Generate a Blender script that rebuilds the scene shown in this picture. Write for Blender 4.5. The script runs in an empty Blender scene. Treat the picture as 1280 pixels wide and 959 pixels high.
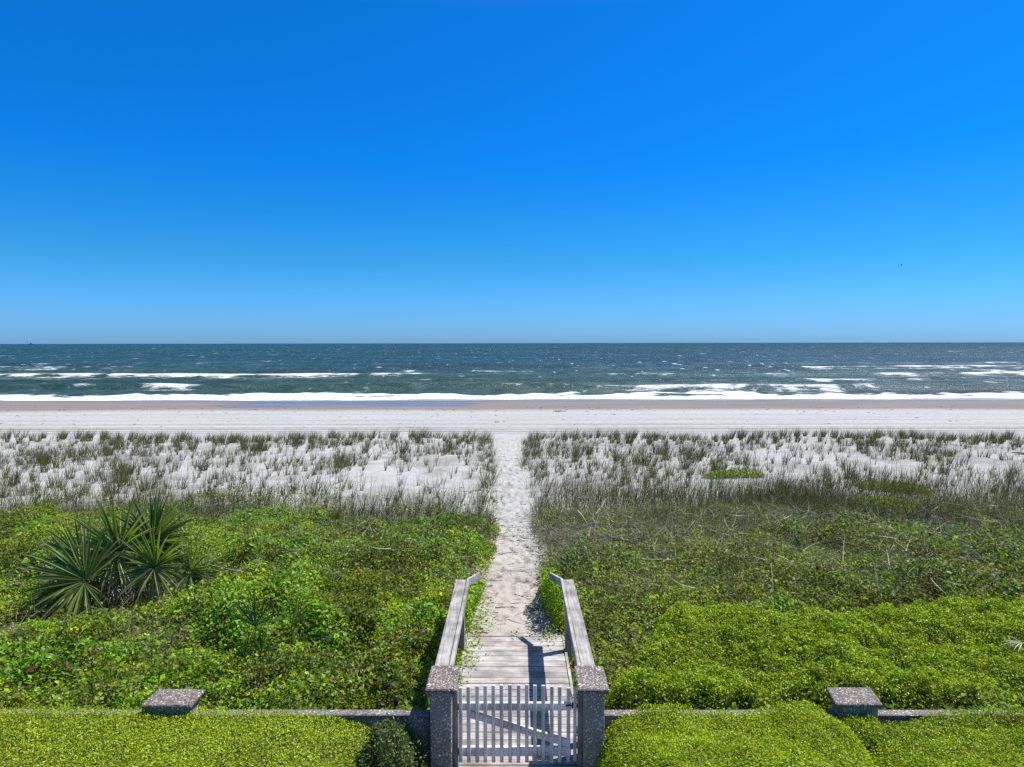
import bpy, math, random
import numpy as np
from mathutils import Vector, Matrix

R = math.radians
rng = np.random.default_rng(7)
random.seed(7)
scene = bpy.context.scene
COL = scene.collection

# ------------------------------------------------------------------ camera
CAM_Z = 8.0                       # sea level is z = 0
F_PX = 870.0
PITCH = math.atan(50.5 / F_PX)
cam_d = bpy.data.cameras.new('camera')
cam = bpy.data.objects.new('camera', cam_d)
COL.objects.link(cam)
cam.location = (0, 0, CAM_Z)
cam.rotation_euler = (math.pi / 2 - PITCH, R(0.09), R(0.2))
cam_d.sensor_fit = 'HORIZONTAL'
cam_d.sensor_width = 36.0
cam_d.lens = 36.0 * F_PX / 1280.0
cam_d.clip_start = 0.1
cam_d.clip_end = 200000.0
scene.camera = cam


def along(px, py, D):
    """a point at distance D ahead, seen in the direction of a photo pixel"""
    a = math.atan((py - 479.5) / F_PX) + PITCH
    zc = D * math.cos(PITCH) + D * math.tan(a) * math.sin(PITCH)
    return Vector(((px - 643.0) * zc / F_PX, D, CAM_Z - D * math.tan(a)))


# ------------------------------------------------------------------ noise
def _hash(ix, iy, seed):
    h = (ix.astype(np.int64) * 374761393 + iy.astype(np.int64) * 668265263 + seed * 1442695041) & 0xFFFFFFFF
    h = ((h ^ (h >> 13)) * 1274126177) & 0xFFFFFFFF
    h = h ^ (h >> 16)
    return (h & 0xFFFF) / 65535.0


def vnoise(x, y, seed=0):
    x = np.asarray(x, float); y = np.asarray(y, float)
    ix = np.floor(x); iy = np.floor(y)
    fx = x - ix; fy = y - iy
    fx = fx * fx * (3 - 2 * fx); fy = fy * fy * (3 - 2 * fy)
    a = _hash(ix, iy, seed); b = _hash(ix + 1, iy, seed)
    c = _hash(ix, iy + 1, seed); d = _hash(ix + 1, iy + 1, seed)
    return (a + (b - a) * fx) * (1 - fy) + (c + (d - c) * fx) * fy


def fbm(x, y, seed=0, octaves=4, gain=0.5):
    s = 0.0; a = 1.0; t = 0.0
    x = np.asarray(x, float); y = np.asarray(y, float)
    for o in range(octaves):
        s = s + a * vnoise(x + 17.3 * o, y - 9.1 * o, seed + o * 13)
        t += a; a *= gain; x = x * 2.03; y = y * 2.03
    return s / t


def sstep(a, b, x):
    t = np.clip((np.asarray(x, float) - a) / (b - a), 0, 1)
    return t * t * (3 - 2 * t)


# ------------------------------------------------------------------ ground shape
PY = [9.6, 10.8, 11.9, 13.35, 15.0, 17.4, 22.0, 27.5, 31.0, 35.5, 40.0]
PL = [-.66, -.60, -.51, -.45, -.41, -.44, -.50, -.88, -1.05, -1.3, -1.6]
PR = [.62, .43, .43, .48, .31, .37, .36, .33, .42, .55, .7]
HY = [-60, 6.0, 9.2, 9.75, 14, 20, 26, 30, 34, 38, 44, 50, 56, 70, 85, 93, 98, 105, 130]
HH = [4.40, 4.40, 4.35, 4.19, 4.22, 4.35, 4.45, 4.60, 4.90, 5.25, 5.95, 6.60, 6.95, 7.20, 7.60, 7.88, 8.0, 8.3, 10.]


def path_l(y): return np.interp(y, PY, PL)
def path_r(y): return np.interp(y, PY, PR)


def offpath(x, y):
    """metres outside the sandy footpath (negative inside)"""
    w = 0.09 * (fbm(x * 1.2 + 4, y * 2.2, 5, 3) - .5) * 2
    return np.maximum(path_l(y) - x, x - path_r(y)) + w


def ground(x, y):
    x = np.asarray(x, float); y = np.asarray(y, float)
    z = CAM_Z - np.interp(y, HY, HH)
    o = offpath(x, y)
    side = sstep(0.0, 0.8, o)
    dune = sstep(9.6, 12, y) * (1 - sstep(37, 43, y))
    z = z + side * dune * (0.10 + 0.34 * (fbm(x * .22, y * .26, 11, 4) - .45) + .10 * (fbm(x * .9, y * 1.1, 21, 3) - .5))
    z = z + sstep(40, 50, y) * (1 - sstep(70, 90, y)) * .05 * (fbm(x * .25, y * 1.0, 31, 3) - .5)
    return z


# ------------------------------------------------------------------ materials
def new_mat(name):
    m = bpy.data.materials.new(name); m.use_nodes = True
    nt = m.node_tree
    return m, nt, nt.nodes['Principled BSDF'], nt.nodes['Material Output']


def N(nt, typ, **kw):
    n = nt.nodes.new(typ)
    for k, v in kw.items():
        if k in n.inputs.keys() if hasattr(n.inputs, 'keys') else False:
            n.inputs[k].default_value = v
        else:
            setattr(n, k, v)
    return n


def L(nt, a, b): nt.links.new(a, b)


def ramp(nt, fac, stops):
    r = nt.nodes.new('ShaderNodeValToRGB')
    el = r.color_ramp.elements
    while len(el) < len(stops): el.new(.5)
    for e, (p, c) in zip(el, stops):
        e.position = p; e.color = (*c, 1) if len(c) == 3 else c
    L(nt, fac, r.inputs['Fac'])
    return r


def mixc(nt, fac, a, b, mode='MIX'):
    m = nt.nodes.new('ShaderNodeMix'); m.data_type = 'RGBA'; m.blend_type = mode
    for s, v in ((m.inputs[0], fac), (m.inputs[6], a), (m.inputs[7], b)):
        if isinstance(v, (int, float)): s.default_value = v
        elif isinstance(v, tuple): s.default_value = (*v, 1) if len(v) == 3 else v
        else: L(nt, v, s)
    return m.outputs[2]


def noise(nt, vec, scale, detail=4, rough=.55, dist=0.0):
    n = nt.nodes.new('ShaderNodeTexNoise')
    n.inputs['Scale'].default_value = scale; n.inputs['Detail'].default_value = detail
    n.inputs['Roughness'].default_value = rough; n.inputs['Distortion'].default_value = dist
    if vec is not None: L(nt, vec, n.inputs['Vector'])
    return n.outputs['Fac']


def coords(nt, scale=(1, 1, 1), loc=(0, 0, 0)):
    t = nt.nodes.new('ShaderNodeTexCoord'); m = nt.nodes.new('ShaderNodeMapping')
    m.inputs['Scale'].default_value = scale; m.inputs['Location'].default_value = loc
    L(nt, t.outputs['Object'], m.inputs['Vector'])
    return m.outputs['Vector']


def attr(nt, name):
    a = nt.nodes.new('ShaderNodeAttribute'); a.attribute_name = name
    return a


def math_n(nt, op, a, b=None, c=None, clamp=False):
    m = nt.nodes.new('ShaderNodeMath'); m.operation = op; m.use_clamp = clamp
    for i, v in enumerate((a, b, c)):
        if v is None: continue
        if isinstance(v, (int, float)): m.inputs[i].default_value = v
        else: L(nt, v, m.inputs[i])
    return m.outputs[0]


def bump(nt, h, strength, dist, bsdf, normal=None):
    b = nt.nodes.new('ShaderNodeBump')
    b.inputs['Strength'].default_value = strength; b.inputs['Distance'].default_value = dist
    L(nt, h, b.inputs['Height'])
    if normal is not None: L(nt, normal, b.inputs['Normal'])
    if bsdf is not None: L(nt, b.outputs[0], bsdf.inputs['Normal'])
    return b.outputs[0]


def leaf_mat(name, rough=.45, trans=.42, spec=.32, tboost=(1.25, 1.35, .7)):
    m, nt, p, out = new_mat(name)
    a = attr(nt, 'tint').outputs['Color']
    L(nt, a, p.inputs['Base Color'])
    p.inputs['Roughness'].default_value = rough
    p.inputs['Specular IOR Level'].default_value = spec
    t = nt.nodes.new('ShaderNodeBsdfTranslucent')
    L(nt, mixc(nt, 1.0, a, tboost, 'MULTIPLY'), t.inputs['Color'])
    mx = nt.nodes.new('ShaderNodeMixShader'); mx.inputs[0].default_value = trans
    L(nt, p.outputs[0], mx.inputs[1]); L(nt, t.outputs[0], mx.inputs[2])
    L(nt, mx.outputs[0], out.inputs['Surface'])
    return m


M_vine = leaf_mat('vine_leaf')
M_hedge = leaf_mat('hedge_leaf', .4, .35)
M_palm = leaf_mat('palm_leaf', .36, .48, .5, (1.35, 1.5, .55))
M_grass = leaf_mat('dune_grass_blade', .6, .18, .2)
M_dead = leaf_mat('dry_stalk', .75, .08, .2, (1, 1, 1))


def plain(name, col, rough=.6, metal=0.0):
    m, nt, p, o = new_mat(name)
    c = coords(nt)
    f = noise(nt, c, 9, 5)
    r = ramp(nt, f, [(.3, tuple(x * .75 for x in col)), (.7, tuple(min(1, x * 1.2) for x in col))])
    L(nt, r.outputs[0], p.inputs['Base Color'])
    p.inputs['Roughness'].default_value = rough; p.inputs['Metallic'].default_value = metal
    return m


M_core = plain('dark_core_fill', (.035, .032, .02), .9)
M_black = plain('black_iron', (.015, .015, .017), .5)


def wood_mat(name, lo, mid, hi, axis, rough=.8):
    m, nt, p, o = new_mat(name)
    s = {'x': (1.2, 26, 26), 'y': (26, 1.2, 26), 'z': (26, 26, 1.2)}[axis]
    c = coords(nt, s)
    g = noise(nt, c, 2.2, 6, .65, .4)
    g2 = noise(nt, coords(nt, tuple(v * .35 for v in s), (3, 1, 2)), 2.0, 4, .6, .2)
    big = noise(nt, coords(nt), 3.1, 4)
    f = math_n(nt, 'ADD', math_n(nt, 'MULTIPLY', g, .62), math_n(nt, 'MULTIPLY', g2, .38))
    r = ramp(nt, f, [(.30, lo), (.48, mid), (.66, hi)])
    a = attr(nt, 'tint').outputs['Color']
    col = mixc(nt, 1.0, r.outputs[0], a, 'MULTIPLY')
    st = ramp(nt, big, [(.40, (.52, .50, .48)), (.58, (1, 1, 1))])
    col = mixc(nt, .8, col, st.outputs[0], 'MULTIPLY')
    L(nt, col, p.inputs['Base Color'])
    p.inputs['Roughness'].default_value = rough
    p.inputs['Specular IOR Level'].default_value = .3
    bump(nt, g, .5, .004, p)
    return m


WL, WM, WH = (.10, .09, .08), (.33, .31, .285), (.52, .495, .465)
M_deckw = wood_mat('weathered_deck_wood', (.11, .09, .08), (.40, .365, .34), (.58, .54, .51), 'x')
M_woody = wood_mat('weathered_rail_wood', WL, WM, WH, 'y')
M_woodz = wood_mat('weathered_post_wood', WL, WM, WH, 'z')
M_gate = wood_mat('painted_gate_wood', (.42, .42, .40), (.68, .68, .65), (.78, .78, .75), 'z', .6)


def pebble_mat(name, bg, scale, light, mixs):
    m, nt, p, o = new_mat(name)
    c = coords(nt)
    v = nt.nodes.new('ShaderNodeTexVoronoi'); v.inputs['Scale'].default_value = scale
    L(nt, c, v.inputs['Vector'])
    sep = nt.nodes.new('ShaderNodeSeparateColor'); L(nt, v.outputs['Color'], sep.inputs[0])
    peb = ramp(nt, sep.outputs[0], light)
    peb.color_ramp.interpolation = 'CONSTANT'
    edge = ramp(nt, v.outputs['Distance'], [(mixs[0], (1, 1, 1)), (mixs[1], (0, 0, 0))])
    col = mixc(nt, edge.outputs[0], bg, peb.outputs[0])
    st = ramp(nt, noise(nt, c, 4.0, 5, .6), [(.35, (.55, .55, .53)), (.62, (1, 1, 1))])
    col = mixc(nt, .8, col, st.outputs[0], 'MULTIPLY')
    L(nt, col, p.inputs['Base Color'])
    p.inputs['Roughness'].default_value = .85
    inv = math_n(nt, 'SUBTRACT', 1.0, v.outputs['Distance'])
    bump(nt, inv, .8, .006, p)
    return m


M_cap = pebble_mat('pebble_cap_concrete', (.10, .085, .08), 75,
                   [(0, (.10, .075, .065)), (.22, (.25, .19, .165)), (.45, (.16, .12, .105)), (.62, (.40, .35, .32)), (.80, (.22, .165, .145)), (.92, (.66, .63, .60))], (.45, .72))
M_shaft = pebble_mat('pebble_shaft_concrete', (.24, .235, .21), 62,
                     [(0, (.19, .185, .165)), (.35, (.30, .29, .26)), (.6, (.42, .41, .38)), (.80, (.17, .16, .14)), (.88, (.80, .79, .74))], (.35, .6))
M_walltop = pebble_mat('pebble_coping_concrete', (.16, .145, .14), 70,
                       [(0, (.11, .10, .09)), (.4, (.22, .19, .18)), (.7, (.32, .29, .28)), (.90, (.66, .63, .61))], (.4, .7))


def sand_mat():
    m, nt, p, out = new_mat('sand')
    c = coords(nt)
    wet = attr(nt, 'wet').outputs['Fac']
    lit = attr(nt, 'litter').outputs['Fac']
    track = attr(nt, 'track').outputs['Fac']
    warm = attr(nt, 'warm').outputs['Fac']
    n1 = math_n(nt, 'ADD', math_n(nt, 'MULTIPLY', noise(nt, c, 2.3, 6, .6), .6), math_n(nt, 'MULTIPLY', noise(nt, coords(nt, (.05, .45, 1)), 1.0, 6, .65), .4))
    n2 = noise(nt, c, 38, 5, .7)
    dry = ramp(nt, n1, [(.32, (.27, .263, .253)), (.52, (.385, .378, .366)), (.70, (.44, .432, .42))])
    grain = ramp(nt, n2, [(.33, (.70, .68, .66)), (.55, (1, 1, 1))])
    dryc = mixc(nt, .7, dry.outputs[0], grain.outputs[0], 'MULTIPLY')
    dryc = mixc(nt, warm, dryc, mixc(nt, 1.0, dryc, (1.02, .935, .87), 'MULTIPLY'))
    st = noise(nt, coords(nt, (.05, .8, 1)), 1.6, 5, .6)
    damp = ramp(nt, st, [(.36, (.155, .130, .118)), (.5, (.185, .162, .152)), (.66, (.225, .178, .160))])
    col = mixc(nt, math_n(nt, 'MULTIPLY', wet, 1.0, clamp=True), dryc, damp.outputs[0])
    tr = mixc(nt, track, col, mixc(nt, 1.0, col, (.26, .25, .245), 'MULTIPLY'))
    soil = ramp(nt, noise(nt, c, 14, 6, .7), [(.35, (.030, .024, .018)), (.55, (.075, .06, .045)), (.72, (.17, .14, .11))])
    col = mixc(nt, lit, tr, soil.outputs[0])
    col = mixc(nt, math_n(nt, 'MULTIPLY', attr(nt, 'gloss').outputs['Fac'], .7), col, (.07, .07, .07))
    L(nt, col, p.inputs['Base Color'])
    gl = attr(nt, 'gloss').outputs['Fac']
    rg = math_n(nt, 'MULTIPLY_ADD', gl, -.90, .92, True)
    L(nt, rg, p.inputs['Roughness'])
    L(nt, math_n(nt, 'MULTIPLY_ADD', gl, .9, .1), p.inputs['Specular IOR Level'])
    h = math_n(nt, 'ADD', noise(nt, c, 6, 6, .6), math_n(nt, 'MULTIPLY', noise(nt, c, 28, 4, .6), .35))
    b = nt.nodes.new('ShaderNodeBump'); b.inputs['Distance'].default_value = .06
    L(nt, h, b.inputs['Height'])
    L(nt, math_n(nt, 'MULTIPLY_ADD', math_n(nt, 'MAXIMUM', wet, gl), -.74, .75, True), b.inputs['Strength'])
    L(nt, b.outputs[0], p.inputs['Normal'])
    return m


def sea_mat():
    m, nt, p, out = new_mat('sea_water')
    nt.nodes.remove(p)
    foam_a = attr(nt, 'foam').outputs['Fac']
    murk = attr(nt, 'murk').outputs['Fac']
    chop = attr(nt, 'chop').outputs['Fac']
    fine = noise(nt, coords(nt, (.45, .9, 1)), 1.1, 8, .72, .5)
    fine2 = noise(nt, coords(nt, (.12, .36, 1), (7, 3, 0)), 1.0, 6, .68, .4)
    t = math_n(nt, 'ADD', math_n(nt, 'MULTIPLY', fine, .55), math_n(nt, 'MULTIPLY', fine2, .45))
    t = math_n(nt, 'MULTIPLY_ADD', t, 2.0, -.5)
    thr = math_n(nt, 'MULTIPLY_ADD', foam_a, -.98, 1.0)
    foam = math_n(nt, 'MULTIPLY', math_n(nt, 'SUBTRACT', t, thr), 3.2, clamp=True)
    # small whitecaps scattered out to sea, drawn out in the direction of the wind
    caps = None
    for sc_, lc, cut, gain in (((.30, .075, 1), (31, 4, 0), .655, 16), ((.12, .020, 1), (3, 14, 0), .665, 16), ((.7, .20, 1), (13, 1, 0), .68, 12)):
        n_ = noise(nt, coords(nt, sc_, lc), 1.0, 4, .58, .2)
        v = math_n(nt, 'MULTIPLY', math_n(nt, 'SUBTRACT', n_, cut), gain, clamp=True)
        caps = v if caps is None else math_n(nt, 'MAXIMUM', caps, v)
    caps = math_n(nt, 'MULTIPLY', caps, math_n(nt, 'MULTIPLY_ADD', murk, -.5, .80, True))
    foam = math_n(nt, 'MAXIMUM', foam, caps)
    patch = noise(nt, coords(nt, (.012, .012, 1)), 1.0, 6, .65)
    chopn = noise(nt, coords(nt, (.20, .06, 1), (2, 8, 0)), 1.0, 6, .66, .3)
    bandn = noise(nt, coords(nt, (.008, .055, 1), (2, 5, 0)), 1.0, 4, .6, .2)  # shade of wave faces painted into the water colour as long bands
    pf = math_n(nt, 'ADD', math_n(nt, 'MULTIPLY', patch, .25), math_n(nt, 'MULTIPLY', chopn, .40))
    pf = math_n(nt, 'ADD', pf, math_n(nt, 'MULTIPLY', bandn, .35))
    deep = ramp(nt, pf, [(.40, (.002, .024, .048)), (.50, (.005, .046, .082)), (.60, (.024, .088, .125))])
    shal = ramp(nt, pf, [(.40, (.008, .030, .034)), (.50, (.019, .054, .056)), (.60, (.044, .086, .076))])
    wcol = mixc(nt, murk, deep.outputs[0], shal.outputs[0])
    swash = math_n(nt, 'SUBTRACT', 1.0, attr(nt, 'depth').outputs['Fac'], clamp=True)
    wcol = mixc(nt, swash, wcol, (.26, .29, .34))
    col = mixc(nt, foam, wcol, (.70, .71, .72))
    h1 = noise(nt, coords(nt, (.45, 1.1, 1)), .8, 8, .62, .3)
    h2 = noise(nt, coords(nt, (.10, .26, 1), (5, 9, 0)), .7, 6, .6, .2)
    b1 = bump(nt, h2, .9, 2.2, None)
    b2 = nt.nodes.new('ShaderNodeBump')
    b2.inputs['Distance'].default_value = .75
    L(nt, h1, b2.inputs['Height']); L(nt, chop, b2.inputs['Strength'])
    L(nt, b1, b2.inputs['Normal'])
    df = nt.nodes.new('ShaderNodeBsdfDiffuse'); L(nt, col, df.inputs['Color']); L(nt, b2.outputs[0], df.inputs['Normal'])
    gl = nt.nodes.new('ShaderNodeBsdfGlossy'); gl.inputs['Roughness'].default_value = .40; L(nt, b2.outputs[0], gl.inputs['Normal'])
    mx = nt.nodes.new('ShaderNodeMixShader')
    L(nt, math_n(nt, 'MULTIPLY_ADD', foam, -.04, .05, True), mx.inputs[0])
    L(nt, df.outputs[0], mx.inputs[1]); L(nt, gl.outputs[0], mx.inputs[2]); L(nt, mx.outputs[0], out.inputs['Surface'])
    return m


# ------------------------------------------------------------------ mesh helpers
def mesh_np(name, V, F, mat, tint=None, parent=None, smooth=False, floats=None):
    """V (n,3), F (m,4) quads or (m,3) triangles"""
    V = np.ascontiguousarray(V, dtype=np.float32); F = np.ascontiguousarray(F, dtype=np.int32)
    me = bpy.data.meshes.new(name)
    me.vertices.add(len(V)); me.vertices.foreach_set('co', V.ravel())
    k = F.shape[1]
    me.loops.add(F.size); me.loops.foreach_set('vertex_index', F.ravel())
    me.polygons.add(len(F))
    me.polygons.foreach_set('loop_start', np.arange(0, F.size, k, dtype=np.int32))
    me.polygons.foreach_set('loop_total', np.full(len(F), k, dtype=np.int32))
    if smooth: me.polygons.foreach_set('use_smooth', np.ones(len(F), dtype=bool))
    me.update(calc_edges=True)
    if tint is not None:
        a = me.color_attributes.new('tint', 'FLOAT_COLOR', 'POINT')
        c = np.ones((len(V), 4), np.float32); c[:, :3] = tint
        a.data.foreach_set('color', c.ravel())
    for kx, vals in (floats or {}).items():
        a = me.attributes.new(kx, 'FLOAT', 'POINT')
        a.data.foreach_set('value', np.ascontiguousarray(vals, np.float32).ravel())
    me.materials.append(mat)
    o = bpy.data.objects.new(name, me)
    COL.objects.link(o)
    if parent is not None: o.parent = parent
    return o


def empty(name, loc, rz=0.0):
    o = bpy.data.objects.new(name, None); COL.objects.link(o)
    o.location = loc; o.rotation_euler = (0, 0, rz); o.empty_display_size = .2
    return o


def tag(o, label=None, cat=None, group=None, kind=None):
    if label: o['label'] = label
    if cat: o['category'] = cat
    if group: o['group'] = group
    if kind: o['kind'] = kind
    return o


class MB:
    """collects boxes and strips for ONE mesh"""
    def __init__(s): s.V = []; s.F = []; s.T = []; s.n = 0

    def box(s, lo, hi, tint=(1, 1, 1), bev=.004, M=None, jit=0.0):
        lo = np.array(lo, float); hi = np.array(hi, float)
        b = min(bev, .45 * min(hi - lo))
        # chamfered box: 24 vertices
        V = []; idx = {}
        for cx in (0, 1):
            for cy in (0, 1):
                for cz in (0, 1):
                    for ax in range(3):
                        c = [cx, cy, cz]
                        p = [(hi[i] if c[i] else lo[i]) for i in range(3)]
                        for i in range(3):
                            if i != ax: p[i] += (-b if c[i] else b)
                        idx[(cx, cy, cz, ax)] = len(V); V.append(p)
        V = np.array(V)
        Q = []
        for ax in range(3):
            o1, o2 = [i for i in range(3) if i != ax]
            for sd in (0, 1):
                q = []
                for (a, bb) in ((0, 0), (1, 0), (1, 1), (0, 1)):
                    c = [0, 0, 0]; c[ax] = sd; c[o1] = a; c[o2] = bb
                    q.append(idx[(*c, ax)])
                if (sd == 1) == (ax == 1): q.reverse()
                Q.append(q)
        for ax in range(3):           # edge chamfers along ax
            o1, o2 = [i for i in range(3) if i != ax]
            for a in (0, 1):
                for bb in (0, 1):
                    c0 = [0, 0, 0]; c1 = [0, 0, 0]
                    c0[o1] = c1[o1] = a; c0[o2] = c1[o2] = bb; c1[ax] = 1
                    Q.append([idx[(*c0, o1)], idx[(*c1, o1)], idx[(*c1, o2)], idx[(*c0, o2)]])
        for cx in (0, 1):
            for cy in (0, 1):
                for cz in (0, 1):
                    k = [idx[(cx, cy, cz, a)] for a in range(3)]
                    Q.append([k[0], k[1], k[2], k[2]])
        if jit: V = V + rng.normal(0, jit, V.shape)
        if M is not None: V = (np.array(M)[:3, :3] @ V.T).T + np.array(M)[:3, 3]
        s.add(V, Q, tint)

    def add(s, V, Q, tint=(1, 1, 1)):
        V = np.asarray(V, float)
        s.V.append(V); s.F += [[i + s.n for i in q] for q in Q]
        s.T.append(np.tile(np.array(tint, float), (len(V), 1)) if np.ndim(tint) == 1 else tint)
        s.n += len(V)

    def tube(s, pts, r, seg=8, tint=(1, 1, 1), cap=True):
        pts = [Vector(p) for p in pts]
        rr = r if isinstance(r, (list, tuple)) else [r] * len(pts)
        V = []; Q = []
        for i, p in enumerate(pts):
            d = (pts[min(i + 1, len(pts) - 1)] - pts[max(i - 1, 0)]).normalized()
            u = d.cross(Vector((0, 0, 1)) if abs(d.z) < .9 else Vector((1, 0, 0))).normalized(); v = d.cross(u)
            for k in range(seg):
                a = 2 * math.pi * k / seg
                V.append(p + (u * math.cos(a) + v * math.sin(a)) * rr[i])
        for i in range(len(pts) - 1):
            for k in range(seg):
                k2 = (k + 1) % seg
                Q.append([i * seg + k, i * seg + k2, (i + 1) * seg + k2, (i + 1) * seg + k])
        if cap:
            for base in (0, (len(pts) - 1) * seg):
                V.append(pts[0] if base == 0 else pts[-1]); c = len(V) - 1
                for k in range(seg): Q.append([c, base + k, base + (k + 1) % seg, base + (k + 1) % seg])
        s.add([tuple(v) for v in V], Q, tint)

    def build(s, name, mat, parent=None, smooth=False):
        V = np.concatenate(s.V); T = np.concatenate(s.T)
        me = bpy.data.meshes.new(name)
        F = [(q[:3] if q[2] == q[3] else q) for q in s.F]
        me.from_pydata([tuple(v) for v in V], [], F)
        me.update()
        import bmesh
        bm = bmesh.new(); bm.from_mesh(me); bmesh.ops.recalc_face_normals(bm, faces=bm.faces); bm.to_mesh(me); bm.free()
        a = me.color_attributes.new('tint', 'FLOAT_COLOR', 'POINT')
        c = np.ones((len(V), 4), np.float32); c[:, :3] = T
        a.data.foreach_set('color', c.ravel())
        if smooth:
            for f in me.polygons: f.use_smooth = True
        me.materials.append(mat)
        o = bpy.data.objects.new(name, me); COL.objects.link(o)
        if parent is not None: o.parent = parent
        return o


def leaves(P, size, bias, tint, fold=.25, wr=.6, upv=None):
    """diamond leaves: P (n,3) centres, size (n,), bias: how much the leaf faces up (or along upv)"""
    n = len(P)
    nrm = rng.normal(0, 1, (n, 3))
    nrm /= np.linalg.norm(nrm, axis=1)[:, None]
    up = np.array([0, 0, 1.0]) if upv is None else upv
    nrm = nrm + up * bias
    nrm /= np.linalg.norm(nrm, axis=1)[:, None]
    t = np.cross(nrm, rng.normal(0, 1, (n, 3))); t /= (np.linalg.norm(t, axis=1)[:, None] + 1e-9)
    b = np.cross(nrm, t)
    s = np.asarray(size)[:, None]
    V = np.empty((n, 4, 3))
    V[:, 0] = P - t * s * .5
    V[:, 1] = P + b * s * .5 * wr + nrm * s * fold * .5 + t * s * .06
    V[:, 2] = P + t * s * .5
    V[:, 3] = P - b * s * .5 * wr + nrm * s * fold * .5 + t * s * .06
    F = np.arange(n * 4).reshape(n, 4)
    # two triangles each, sharing the midrib
    T = np.concatenate([F[:, [0, 1, 2]], F[:, [0, 2, 3]]])
    C = np.repeat(tint, 4, axis=0)
    return V.reshape(-1, 3), T, C


def leafy(cols):
    return [(min(.5, r * 2.35), min(.5, g_ * 2.15), b_ * 1.0) for r, g_, b_ in cols]


def palette(n, cols, w, jit=.18):
    w = np.array(w, float); w /= w.sum()
    k = rng.choice(len(cols), n, p=w)
    c = np.array(cols)[k]
    return np.clip(c * (1 + rng.normal(0, jit, (n, 1))) * (1 + rng.normal(0, .05, (n, 3))), .004, .9)


def strips(P0, D0, length, width, bend, seg, tint, droop=None):
    """curved blades: P0 (n,3) roots, D0 (n,3) start dirs, bend (n,3) added to the direction along the length"""
    n = len(P0)
    side = np.cross(D0, rng.normal(0, 1, (n, 3))); side /= np.linalg.norm(side, axis=1)[:, None] + 1e-9
    V = np.empty((n, (seg + 1) * 2, 3)); p = P0.copy(); d = D0.copy()
    for i in range(seg + 1):
        w = (width * (1 - .85 * (i / seg) ** 1.5))[:, None]
        V[:, 2 * i] = p - side * w * .5; V[:, 2 * i + 1] = p + side * w * .5
        d = d + bend / seg; d /= np.linalg.norm(d, axis=1)[:, None]
        p = p + d * (length / seg)[:, None]
    base = (np.arange(n) * (seg + 1) * 2)[:, None]
    Q = np.concatenate([base + np.array([[2 * i, 2 * i + 1, 2 * i + 3, 2 * i + 2]]) for i in range(seg)])
    return V.reshape(-1, 3), Q, np.repeat(tint, (seg + 1) * 2, axis=0)


def tri2quad(T):  # keep triangle meshes as they are
    return T


# ------------------------------------------------------------------ ground sheet
def axis(parts):
    out = [parts[0][0]]
    for a, b, s in parts:
        n = max(1, int(round((b - a) / s)))
        out += list(np.linspace(a, b, n + 1)[1:])
    return np.array(out)


gx_pos = axis([(0, 1.2, .04), (1.2, 3, .1), (3, 30, .25), (30, 110, 1.0), (110, 260, 6), (260, 4000, 600)])
gx = np.concatenate([-gx_pos[:0:-1], gx_pos])
gy = axis([(-3000, -60, 500), (-60, 4, 4), (4, 9.5, .25), (9.5, 15, .045), (15, 25, .08), (25, 60, .12), (60, 96, .3), (96, 130, 3)])
GX, GY = np.meshgrid(gx, gy)
GZ = ground(GX, GY)
# footprints trodden into the path and fanning out on to the beach
rz = np.random.default_rng(3)


def dent(cx, cy, rx, ry, ang, depth):
    i0, i1 = np.searchsorted(gx, [cx - .4, cx + .4]); j0, j1 = np.searchsorted(gy, [cy - .4, cy + .4])
    X = GX[j0:j1, i0:i1] - cx; Y = GY[j0:j1, i0:i1] - cy
    u = X * math.cos(ang) + Y * math.sin(ang); v = -X * math.sin(ang) + Y * math.cos(ang)
    q = (u / rx) ** 2 + (v / ry) ** 2
    GZ[j0:j1, i0:i1] += -depth * np.exp(-q * q) + depth * .35 * np.exp(-(np.sqrt(q) - 1.5) ** 2 * 5)


for k in range(620):
    y = 10.2 + 29 * rz.random() ** .8
    x = rz.uniform(path_l(y) + .05, path_r(y) - .03)
    dent(x, y, .055 + .03 * rz.random(), .12 + .05 * rz.random(), rz.normal(0, .5), rz.uniform(.015, .04))
warm = (1 - sstep(11.5, 18, GY)) * (1 - .8 * sstep(.2, 1, offpath(GX, GY)))
# pools of litter beneath the vegetation
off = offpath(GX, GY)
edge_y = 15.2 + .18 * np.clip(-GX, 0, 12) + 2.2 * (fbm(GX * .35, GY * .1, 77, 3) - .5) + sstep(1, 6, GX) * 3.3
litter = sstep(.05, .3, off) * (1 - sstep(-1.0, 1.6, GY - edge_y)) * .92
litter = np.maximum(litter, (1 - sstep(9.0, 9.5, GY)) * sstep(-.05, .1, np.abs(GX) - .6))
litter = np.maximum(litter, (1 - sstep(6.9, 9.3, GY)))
litter = np.maximum(litter, sstep(.1, .5, off) * .30 * sstep(.5, .62, fbm(GX * .8, GY * .5, 91, 4)) * (1 - sstep(30, 38, GY)))
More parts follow.
